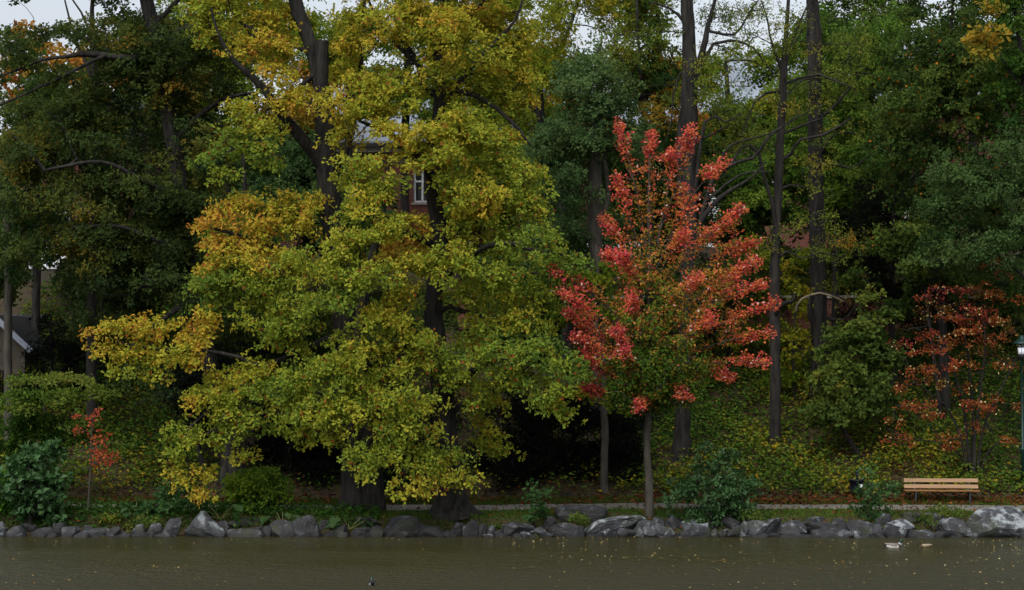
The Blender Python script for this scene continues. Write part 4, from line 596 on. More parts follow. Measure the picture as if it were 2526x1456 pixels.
K_b = [(2340, 712, 45, 16, -.5, .85), (2300, 735, 35, 14, -.4, .8), (2420, 715, 40, 20, 0, .45), (2460, 740, 50, 22, 0, .4), (2470, 660, 40, 24, .5, .7, .6), (2340, 790, 50, 14, -.6, .6), (2400, 775, 60, 16, -.5, .8), (2470, 790, 50, 16, 0, .5), (2370, 815, 60, 16, -.5, .6), (2280, 825, 50, 12, -.6, .75), (2240, 850, 40, 10, -.8, .8), (2270, 865, 50, 12, -.8, .7), (2340, 850, 60, 14, -.4, .5), (2430, 840, 60, 14, 0, .5, .8), (2500, 830, 40, 18, 0, .4, .8), (2350, 905, 60, 14, -.7, .7), (2270, 915, 50, 14, -.9, .55), (2410, 900, 60, 12, -.2, .5, .7), (2480, 905, 50, 14, -.1, .45, .7), (2300, 945, 60, 12, -.7, .4), (2240, 960, 40, 12, -.9, .5), (2380, 960, 50, 10, -.3, .5, .6), (2250, 1000, 50, 16, -1, .55), (2300, 1020, 40, 12, -1, .6), (2380, 1000, 60, 12, -.5, .7), (2450, 1010, 50, 12, -.2, .6), (2500, 1000, 30, 14, 0, .5, .7), (2430, 985, 60, 10, 0, .6, .6), (2260, 1075, 50, 8, -1, .6, .9), (2210, 1088, 40, 8, -1, .65), (2320, 1080, 50, 9, -1, .55, .9), (2360, 1095, 40, 8, -.8, .55, .9), (2350, 1110, 20, 8, -.8, .7, .8), (2480, 1085, 34, 10, -.2, .5), (2410, 1060, 16, 8, -.2, .6, .7), (2200, 1040, 20, 6, -1, .5, .5), (2320, 760, 60, 30, .5, .3, .5), (2440, 880, 60, 40, .8, .2, .5)]
tree('maple_shrub', 'many-stemmed shrub with red and orange leaves behind the bench', 'shrub', 56.6, K_l, K_b, RED, seed=160, bark='bark', cover=1.3, r=.27, nros=7, nleaf=5, L=.07, Wd=.06, flatn=.3, odd=(.07, C(214, 190, 130)), step=.4, bare=.4, tn=.13, flare=0)

# ---- filler trees behind
FB = [(90, 66, 'mid green tree behind the level oak limb at the left', GRN, 200, -20, 130, 100, 560), (330, 70, 'green tree deep behind the tall dark oak', DK, 201, 210, 470, 60, 700), (480, 72, 'yellow-green tree glowing between the dark oak and the twin-trunked oak', YG, 202, 400, 640, 60, 330), (600, 66, 'dark green tree directly behind the left limb of the twin-trunked oak', DKT, 203, 480, 800, 330, 760),
      (930, 74, 'golden tree behind the crowns of both big oaks', GLD, 204, 860, 1250, 560, 900), (1320, 80, 'gold-orange tree in the gap right of the oak top', GLD, 205, 1250, 1420, 140, 420), (1260, 66, 'dark tree behind the right side of the leaning oak', DKT, 206, 1180, 1440, 620, 980), (760, 64, 'dark tree behind the twin oak trunks', DK, 207, 560, 1000, 760, 1020), (1800, 64, 'dark green tree low between the maple and the slim trunk', DK, 208, 1600, 1900, 640, 940), (2480, 66, 'dark green tree far right behind the red shrub', DK, 209, 2240, 2560, 640, 1000),
      (250, 64, 'dark green tree low behind the slim grey trunk', DK, 210, 180, 520, 560, 930), (2400, 74, 'green tree high behind the upper right maple', GRN, 211, 2250, 2560, -20, 300), (1040, 68, 'brownish green tree behind the leaning oak trunk', DK, 212, 900, 1200, 800, 1040), (-45, 60, 'dark tree low at the left edge', DK, 213, -60, 120, 480, 700),
      (860, 72, 'yellow-green tree filling the gap between the two oak tops', YG, 214, 820, 960, 60, 290), (880, 68, 'green tree behind the twin trunk where it forks', DKT, 215, 640, 940, 360, 620), (1180, 73, 'golden tree behind the top of the leaning oak', YG, 216, 1080, 1340, 60, 560), (1640, 70, 'dark green tree behind the red maple top', GRN, 217, 1560, 1740, 330, 660), (2080, 72, 'green tree behind the upper part of the thick straight trunk', GRN, 218, 1990, 2230, 60, 520), (2190, 68, 'dark green tree left of the black conifer', DK, 219, 2050, 2260, 380, 700), (1340, 68, 'dark green tree left of the blue-green tree', DKT, 220, 1290, 1420, 330, 700), (1790, 75, 'thin yellow-green tree before the sloping roof', YG, 222, 1690, 1960, 120, 420), (1620, 78, 'yellow-green tree top against the sky left of the locust trunks', YG, 223, 1540, 1700, -30, 240), (2150, 78, 'green tree top against the sky at the upper right', GRN, 224, 1980, 2330, -60, 240), (1000, 79, 'golden-green tree top between the oak crowns against the sky', YG, 225, 860, 1300, -60, 270), (560, 80, 'yellow-green tree top against the sky at the upper left', YG, 226, 330, 760, -40, 300), (1850, 71, 'green tree before the right brick house wall', GRN, 227, 1640, 2150, 290, 560), (1130, 71, 'green tree before the middle brick house wall', YG, 228, 1130, 1350, 380, 660), (760, 76, 'yellow tree behind the fork of the twin-trunked oak', GLD, 221, 660, 860, 150, 380)]
for px, Y, lb, rp, sd_, x0, x1, y0, y1 in FB:
    n = int((x1 - x0) * (y1 - y0) / 4300) + 5
    tree('tree', lb, 'tree', Y, [[(px, y1 + 40, 20), (px + 5, (y0 + y1) / 2, 16), (px, y0 + 30, 6)]], fill(x0, x1, y0, y1, n, 62, 44, -1.5, 1.5, .05, .5, sd_), rp, seed=sd_, cover=1.7, **bgp, group='trees on the slope behind')
# distant wood closing the view over the hilltop
rs = np.random.RandomState(300); n = 2600; x = rs.uniform(-75, 75, n); y = rs.uniform(118, 150, n); z = 9 + rs.rand(n) * (9.5 + 3 * nz(x * .25, y * .2))
foliage('distant_wood', np.stack([x, y, z], 1), np.tile([[0, -1., .4]], (n, 1)), rs.rand(n) * .6, GRN, rs, None, (0, 0, 0), r=2.6, flatn=.8, nros=22, nleaf=6, L=.75, Wd=.5)
meta(bpy.data.objects['distant_wood'], 'far wood closing the view beyond the hilltop houses', 'wood', None, 'stuff')

# ------------------------------------------------------------------ buildings
def brick(name, c1, c2, mortar):
    m, n, b, o = newmat(name); g = n.nodes.new('ShaderNodeTexCoord'); sx = n.nodes.new('ShaderNodeSeparateXYZ'); cb = n.nodes.new('ShaderNodeCombineXYZ')
    ad = n.nodes.new('ShaderNodeMath'); n.links.new(g.outputs['Object'], sx.inputs[0]); n.links.new(sx.outputs[0], ad.inputs[0]); n.links.new(sx.outputs[1], ad.inputs[1])
    n.links.new(ad.outputs[0], cb.inputs[0]); n.links.new(sx.outputs[2], cb.inputs[1])
    t = n.nodes.new('ShaderNodeTexBrick'); t.inputs['Scale'].default_value = 1; t.inputs['Brick Width'].default_value = .26; t.inputs['Row Height'].default_value = .085; t.inputs['Mortar Size'].default_value = .01
    t.inputs['Color1'].default_value = (*c1, 1); t.inputs['Color2'].default_value = (*c2, 1); t.inputs['Mortar'].default_value = (*mortar, 1)
    n.links.new(cb.outputs[0], t.inputs[0]); n.links.new(t.outputs[0], b.inputs['Base Color']); b.inputs['Roughness'].default_value = .9
    return m
M['brick'] = brick('red_brick', C(112, 52, 40), C(90, 42, 34), C(92, 82, 74))
M['roofmetal'] = noise_mat('roof_metal', [C(112, 120, 130), C(140, 148, 158)], freq=.8, rough=.5)
M['white'] = flat('white_paint', C(215, 218, 222), .5, var=.04); M['glass'] = flat('window_glass', C(26, 30, 34), .12, .6)
M['render'] = noise_mat('beige_render', [C(66, 62, 54), C(86, 80, 70)], freq=1.5, rough=.9); M['cornice'] = flat('cornice', C(150, 144, 134)); M['dark'] = flat('dark_metal', C(34, 34, 36), .5)
def house(label, org, rz, w, d, h, wins, rise, run, wallm, roofm, name='brick_house', seams=True, over=.4, blinds=(), cornice=True):
    """front wall along local x at y=0, openings (x,z,w,h)"""
    r = thing(name, org, label, 'house', None, rz)
    xs_ = sorted({0, w, *[q for x, z, a, b_ in wins for q in (x, x + a)]}); zs_ = sorted({-1.2, h, *[q for x, z, a, b_ in wins for q in (z, z + b_)]})
    mb = MB()
    for i in range(len(xs_) - 1):
        for j in range(len(zs_) - 1):
            cx_, cz_ = (xs_[i] + xs_[i + 1]) / 2, (zs_[j] + zs_[j + 1]) / 2
            if any(x < cx_ < x + a and z < cz_ < z + b_ for x, z, a, b_ in wins): continue
            mb.add([(xs_[i], 0, zs_[j]), (xs_[i + 1], 0, zs_[j]), (xs_[i + 1], 0, zs_[j + 1]), (xs_[i], 0, zs_[j + 1])], [(0, 1, 2, 3)])
    for x, z, a, b_ in wins:
        p = [(x, z), (x + a, z), (x + a, z + b_), (x, z + b_)]
        for k in range(4):
            (xa, za), (xb, zb) = p[k], p[(k + 1) % 4]; mb.add([(xa, 0, za), (xb, 0, zb), (xb, .3, zb), (xa, .3, za)], [(0, 1, 2, 3)])
    zr = h + rise
    mb.add([(0, 0, -1.2), (0, d, -1.2), (0, d, h), (0, run, zr), (0, 0, h)], [(0, 1, 2, 3, 4)]); mb.add([(w, 0, -1.2), (w, d, -1.2), (w, d, h), (w, run, zr), (w, 0, h)], [(4, 3, 2, 1, 0)])
    mb.add([(0, d, -1.2), (w, d, -1.2), (w, d, h), (0, d, h)], [(3, 2, 1, 0)]); mb.build('wall', M[wallm], r)
    rb_ = MB(); sl = rise / run; o_ = over; t = .09
    def slab(y0, z0, y1, z1):
        rb_.add([(-o_, y0, z0), (w + o_, y0, z0), (w + o_, y1, z1), (-o_, y1, z1), (-o_, y0, z0 + t), (w + o_, y0, z0 + t), (w + o_, y1, z1 + t), (-o_, y1, z1 + t)], [(3, 2, 1, 0), (4, 5, 6, 7), (0, 1, 5, 4), (1, 2, 6, 5), (2, 3, 7, 6), (3, 0, 4, 7)])
    slab(-o_, h - o_ * sl + .02, run, zr + .02); sb = rise / (d - run) if d > run else 0
    if d > run: slab(run + .004, zr + .02, d + o_, h - o_ * sb + .02)
    if seams:
        x = -o_ + .3
        while x < w + o_: rb_.bar((x, -o_, h - o_ * sl + t + .05), (x, run, zr + t + .05), .04, .06); x += .6
    rb_.build('roof', M[roofm], r)
    if cornice:
        MB().box(-.1, w + .1, -.28, -.003, h - .55, h - .12).build('cornice', M['cornice'], r); MB().box(-.3, w + .3, -.5, -.36, h - .30 - o_ * sl * .2, h - .17 - o_ * sl * .2).build('gutter', M['dark'], r)
    for k, (x, z, a, b_) in enumerate(wins):
        f = MB(); e = .09
        f.box(x, x + e, .10, .2, z, z + b_).box(x + a - e, x + a, .10, .2, z, z + b_).box(x + e, x + a - e, .10, .2, z, z + e).box(x + e, x + a - e, .10, .2, z + b_ - e, z + b_)
        f.box(x + a / 2 - .04, x + a / 2 + .04, .11, .19, z + e, z + b_ - e).box(x + e, x + a / 2 - .04, .11, .19, z + b_ * .62, z + b_ * .62 + .07).box(x + a / 2 + .04, x + a - e, .11, .19, z + b_ * .62, z + b_ * .62 + .07)
        fo_ = f.build('window', M['white'], r)
        MB().box(x + .01, x + a - .01, .215, .23, z + .01, z + b_ - .01).build('pane', M['glass'], fo_)
        MB().box(x - .08, x + a + .08, -.08, .098, z - .09, z - .003).build('sill', M['cornice'], fo_)
        if k in blinds:
            bl = MB(); zz = z + .1
            while zz < z + b_ - .1: bl.box(x + .1, x + a - .1, .045, .06, zz, zz + .05); zz += .095
            bl.build('shutter', M['white'], fo_)
    return r
def at(px, py, Y, z): p = P(px, py, Y); p[2] = z; return p
h1z = 8.9; e1 = P(1000, 345, 83)[2] - h1z; sc1 = S(83); x0 = P(690, 400, 83)[0]
def w1(px0, px1, py0, py1): a, b_ = P(px0, py1, 83), P(px1, py0, 83); return (a[0] - x0, a[2] - h1z, b_[0] - a[0], b_[2] - a[2])
house('red brick house with a grey roof and tall white window behind the big oaks', (x0, 83, h1z), 0, P(1450, 0, 83)[0] - x0, 11, e1, [w1(1020, 1064, 418, 500), w1(1190, 1234, 418, 500), w1(850, 894, 418, 500), w1(1340, 1384, 418, 500), w1(740, 784, 418, 500)], 2.8, 5.5, 'brick', 'roofmetal')
th = radians(-28); oz = 8.7; c0 = P(1545, 300, 90)
def w2(pa, pb, ya, yb):
    def loc(px, py):
        lo, hi = -5., 40.
        for _ in range(50):
            m_ = (lo + hi) / 2; Yq = 90 + m_ * sin(th); q = P(px, py, Yq)
            if c0[0] + m_ * cos(th) < q[0]: lo = m_
            else: hi = m_
        return lo, P(px, py, 90 + lo * sin(th))[2] - oz
    (a, b_), (c, d) = loc(pa, yb), loc(pb, ya); return (a, b_, c - a, d - b_)
e2 = P(1560, 300, 90)[2] - oz
house('red brick house with a sloping grey standing-seam roof behind the locust trunks', (c0[0], 90, oz), th, 17, 13, e2, [w2(1620, 1670, 462, 545), w2(1728, 1784, 458, 545), w2(1885, 1922, 428, 480), w2(2000, 2060, 462, 550), w2(2120, 2180, 462, 555)], 3.5, 5.6, 'brick', 'roofmetal', blinds=(1, 2))
a0 = P(940, 600, 78); house('long low annex with a bright white roof at the foot of the brick house', (a0[0], 78, 8.2), 0, P(1760, 600, 78)[0] - a0[0], 4, P(1000, 622, 78)[2] - 8.2 + .05, [], .5, 3.9, 'render', 'white', name='annex', seams=False, over=.2, cornice=False)
# garden wall
p0, p1 = P(1130, 770, 66.5), P(2440, 770, 66.5); wallo = thing('brick_wall', (p0[0], 66.5, float(gz(5, 66.5))), 'low red brick retaining wall on the slope behind the trees', 'wall'); wl = p1[0] - p0[0]
MB().box(0, wl, 0, .35, -1.2, 1.35).build('wall', M['brick'], wallo); MB().box(-.04, wl + .04, -.05, .4, 1.353, 1.45).build('coping', M['cornice'], wallo)
# cottage at the left edge: grey-beige gable with a pale verge board running down to the right
gy = 63; cr = thing('cottage', at(-160, 900, gy, float(gz(-18, gy)) + .1), 'beige cottage gable with a pale sloping roof edge at the left', 'house'); ox, ozz = cr.location.x, cr.location.z
pk, pe, pl = P(-10, 785, gy), P(73, 862, gy), P(-93, 862, gy)
zb = -2.0; mb = MB(); xr, zr_, xk, zk, xl = pe[0] - ox, pe[2] - ozz, pk[0] - ox, pk[2] - ozz, pl[0] - ox
mb.add([(xl, 0, zb), (xr - .15, 0, zb), (xr - .15, 0, zr_), (xk, 0, zk), (xl, 0, zr_), (xl, 5, zb), (xr - .15, 5, zb), (xr - .15, 5, zr_), (xk, 5, zk), (xl, 5, zr_)], [(0, 1, 2, 3, 4), (9, 8, 7, 6, 5), (1, 6, 7, 2), (5, 0, 4, 9)]); mb.build('wall', M['render'], cr)
mb = MB(); mb.bar((xk - .02, 2.4, zk + .08), (xr + .12, 2.4, zr_ - .02), 5.3, .1); mb.bar((xk + .02, 2.4, zk + .08), (xl - .12, 2.4, zr_ - .02), 5.3, .1); mb.build('roof', M['dark'], cr)
mb = MB(); mb.bar((xk, -.29, zk + .06), (xr + .12, -.29, zr_ - .06), .06, .17); mb.bar((xk, -.29, zk + .06), (xl - .12, -.29, zr_ - .06), .06, .17); mb.build('verge_board', M['paleblue'] if 'paleblue' in M else flat('pale_board', C(150, 158, 172)), cr)
b2 = P(30, 808, 67); house('beige rendered cottage behind the gable at the left edge', (P(-60, 0, 67)[0], 67, b2[2] - 2.2), 0, P(106, 0, 67)[0] - P(-60, 0, 67)[0], 4, 2.5, [], .1, 2, 'render', 'dark', name='cottage', seams=False, cornice=False, over=.12)
MB().bar  # noqa
s2 = P(57, 760, 72); house('shed with a bright white corrugated roof behind the left cottages', (s2[0], 72, float(gz(-17, 72))), 0, P(142, 0, 72)[0] - s2[0], 5, max(.5, P(57, 770, 72)[2] - float(gz(-17, 72))), [], 1.0, 3.2, 'render', 'white', name='shed', over=.05, cornice=False)
s3 = P(40, 660, 79); hz3 = 8.9; house('far red brick house glimpsed through the leaves at the left', (s3[0], 79, hz3), 0, P(340, 0, 79)[0] - s3[0], 7, 4.6, [(P(188, 0, 79)[0] - s3[0], .7, 1.1, 1.3), (P(110, 0, 79)[0] - s3[0], .7, 1.1, 1.3)], 2.0, 3.5, 'brick', 'dark')

# ------------------------------------------------------------------ rocks
def rock_mat(name, dark, light, lich, lo, hi):
    m, n, b, o = newmat(name); g = n.nodes.new('ShaderNodeNewGeometry'); L_ = n.links.new
    def ns(f, d=6):
        t = n.nodes.new('ShaderNodeTexNoise'); t.inputs['Scale'].default_value = f; t.inputs['Detail'].default_value = d; L_(g.outputs['Position'], t.inputs['Vector']); return t
    t1, t2, t3 = ns(5), ns(4.5, 10), ns(38, 8)
    r = n.nodes.new('ShaderNodeValToRGB'); r.color_ramp.elements[0].position = .35; r.color_ramp.elements[1].position = .68; r.color_ramp.elements[0].color = (*dark, 1); r.color_ramp.elements[1].color = (*light, 1); L_(t1.outputs[0], r.inputs[0])
    sx = n.nodes.new('ShaderNodeSeparateXYZ'); L_(g.outputs['Normal'], sx.inputs[0])
    ma = n.nodes.new('ShaderNodeMath'); ma.operation = 'MULTIPLY_ADD'; ma.inputs[1].default_value = .10; L_(sx.outputs[2], ma.inputs[0]); L_(t2.outputs[0], ma.inputs[2])
    mb_ = n.nodes.new('ShaderNodeMath'); mb_.operation = 'MULTIPLY_ADD'; mb_.inputs[1].default_value = .45; L_(t3.outputs[0], mb_.inputs[0]); L_(ma.outputs[0], mb_.inputs[2])
    mr_ = n.nodes.new('ShaderNodeMapRange'); mr_.inputs[1].default_value = lo + .225; mr_.inputs[2].default_value = hi + .235; L_(mb_.outputs[0], mr_.inputs[0])
    mx_ = n.nodes.new('ShaderNodeMix'); mx_.data_type = 'RGBA'; L_(mr_.outputs[0], mx_.inputs[0]); L_(r.outputs[0], mx_.inputs[6]); mx_.inputs[7].default_value = (*lich, 1); 
    sp_ = n.nodes.new('ShaderNodeSeparateXYZ'); L_(g.outputs['Position'], sp_.inputs[0]); wz = n.nodes.new('ShaderNodeMath'); wz.operation = 'MULTIPLY_ADD'; wz.inputs[1].default_value = .16; L_(t2.outputs[0], wz.inputs[0]); L_(sp_.outputs[2], wz.inputs[2])
    wm = n.nodes.new('ShaderNodeMapRange'); wm.inputs[1].default_value = .13; wm.inputs[2].default_value = .19; wm.inputs[3].default_value = .42; wm.inputs[4].default_value = 1; L_(wz.outputs[0], wm.inputs[0])
    mos = n.nodes.new('ShaderNodeTexNoise'); mos.inputs['Scale'].default_value = 1.7; mos.inputs['Detail'].default_value = 8; L_(g.outputs['Position'], mos.inputs['Vector'])
    mm_ = n.nodes.new('ShaderNodeMapRange'); mm_.inputs[1].default_value = .54; mm_.inputs[2].default_value = .66; mm_.inputs[4].default_value = .6; L_(mos.outputs[0], mm_.inputs[0])
    mg = n.nodes.new('ShaderNodeMix'); mg.data_type = 'RGBA'; L_(mm_.outputs[0], mg.inputs[0]); L_(mx_.outputs[2], mg.inputs[6]); mg.inputs[7].default_value = (*C(48, 54, 30), 1)
    vm = n.nodes.new('ShaderNodeVectorMath'); vm.operation = 'SCALE'; L_(mg.outputs[2], vm.inputs[0]); L_(wm.outputs[0], vm.inputs[3]); L_(vm.outputs[0], b.inputs['Base Color'])
    b.inputs['Roughness'].default_value = .75; bp_ = n.nodes.new('ShaderNodeBump'); bp_.inputs['Strength'].default_value = .7; bp_.inputs['Distance'].default_value = .03; L_(ns(14, 8).outputs[0], bp_.inputs['Height']); L_(bp_.outputs[0], b.inputs['Normal'])
    return m
RM = {'d': rock_mat('dark_rock', C(20, 20, 21), C(38, 38, 40), C(84, 86, 90), .66, .74), 'm': rock_mat('grey_rock', C(26, 27, 28), C(54, 55, 58), C(112, 116, 120), .64, .76),
      'l': rock_mat('lichened_rock', C(30, 31, 32), C(60, 62, 65), C(120, 126, 128), .60, .72), 'w': rock_mat('white_lichened_rock', C(32, 32, 35), C(72, 74, 78), C(138, 144, 146), .57, .68)}
import bmesh
bm0 = bmesh.new(); bmesh.ops.create_icosphere(bm0, subdivisions=4, radius=1); ICO = np.array([v.co[:] for v in bm0.verts]); ICF = np.array([[v.index for v in f.verts] for f in bm0.faces]); bm0.free()
GYY = np.arange(50.6, 54, .05); GPY = np.array([888 + (H - float(gz(9., y))) / y * F for y in GYY])
def rock(crop, x0, x1, yt, yb, look, label, shape=None, seed=0, back=0.):
    ox_ = [0, 0, 600, 1200, 1800, 2300, 2900, 3400][crop]; k = .5495 * 2526 / 4096
    cvx = lambda c: (ox_ + c * .5495) * 2526 / 4096; cvy = lambda c: (1561 + c * .5495) * 2526 / 4096
    X0, X1, Yt, Yb = cvx(x0), cvx(x1), cvy(yt), cvy(yb); rs = np.random.RandomState(seed + 7)
    front = yb > 1038; w = (X1 - X0) / 97.
    dep = float(np.clip(w * .8, .3, 1.15)); yf = (50.18 + (1062 - yb) * .012 if front else float(np.interp(-Yb, -GPY, GYY))) + back
    yc = yf + dep / 2 + rs.rand() * .06
    pb, pt = P((X0 + X1) / 2, Yb, yf + .1), P((X0 + X1) / 2, Yt, yc - dep * .1); wx = (P(X1, Yt, yf + .15)[0] - P(X0, Yt, yf + .15)[0])
    zb_ = -.22 if front else pb[2] - .12; zt = pt[2]; hz_ = (zt - zb_)
    v = ICO.copy(); v = np.sign(v) * np.abs(v) ** .62; v /= np.abs(v).max(0)
    for i in range(15):
        nrm = unit(rs.randn(3) * np.array([1, 1, .9])); dd = rs.uniform(.60, .95); e = v @ nrm - dd; v = v - np.where(e > 0, e, 0)[:, None] * nrm
    if shape == 'peak': f = np.clip((v[:, 2] + 1) / 2, 0, 1); v[:, 0] = v[:, 0] * (1 - .80 * f) - .05 * f; v[:, 1] *= (1 - .5 * f)
    if shape == 'slant': v[:, 2] += v[:, 0] * .35 * (v[:, 2] > -.2)
    if shape == 'slantl': v[:, 2] -= v[:, 0] * .35 * (v[:, 2] > -.2)
    if shape == 'slab': v = np.sign(ICO) * np.abs(ICO) ** .35; v /= np.abs(v).max(0); v[:, 0] *= 1 + .06 * np.sin(v[:, 2] * 2)
    ph = rs.rand(9) * 6; fq = 2.2
    for j in range(3):
        a = .022 / (j + 1); q = v * fq * (j + 1) * 1.3
        v = v + unit(ICO) * (a * (np.sin(q[:, 0] + ph[j] + q[:, 1]) + np.sin(q[:, 1] * 1.3 + ph[j + 3] - q[:, 2]) + np.sin(q[:, 2] * 1.2 + ph[j + 6] + q[:, 0] * .7)))[:, None]
    v = v * (1 + rs.randn(len(v), 1) * .008)
    az = rs.uniform(-.5, .5); tl = rs.uniform(-.22, .22)
    if shape is None:
        v = v * np.array([1.25, .9, .9]); v = np.stack([v[:, 0] * cos(tl) - v[:, 2] * sin(tl), v[:, 1], v[:, 0] * sin(tl) + v[:, 2] * cos(tl)], 1); v = np.stack([v[:, 0] * cos(az) - v[:, 1] * sin(az), v[:, 0] * sin(az) + v[:, 1] * cos(az), v[:, 2]], 1)
    v -= (v.max(0) + v.min(0)) / 2; v /= np.abs(v).max(0)
    v = v * np.array([wx / 2 * 1.17, dep / 2, hz_ / 2]); c = np.array([(P(X0, Yb, yf + .15)[0] + P(X1, Yb, yf + .15)[0]) / 2, yc, (zb_ + zt) / 2])
    V = v + c; org = (c[0], c[1], zb_)
    o = raw_mesh('rock', V, ICF.ravel(), np.full(len(ICF), 3), RM[look], None, org, None, False)
    meta(o, label, 'rock', 'rocks along the water\'s edge'); return o
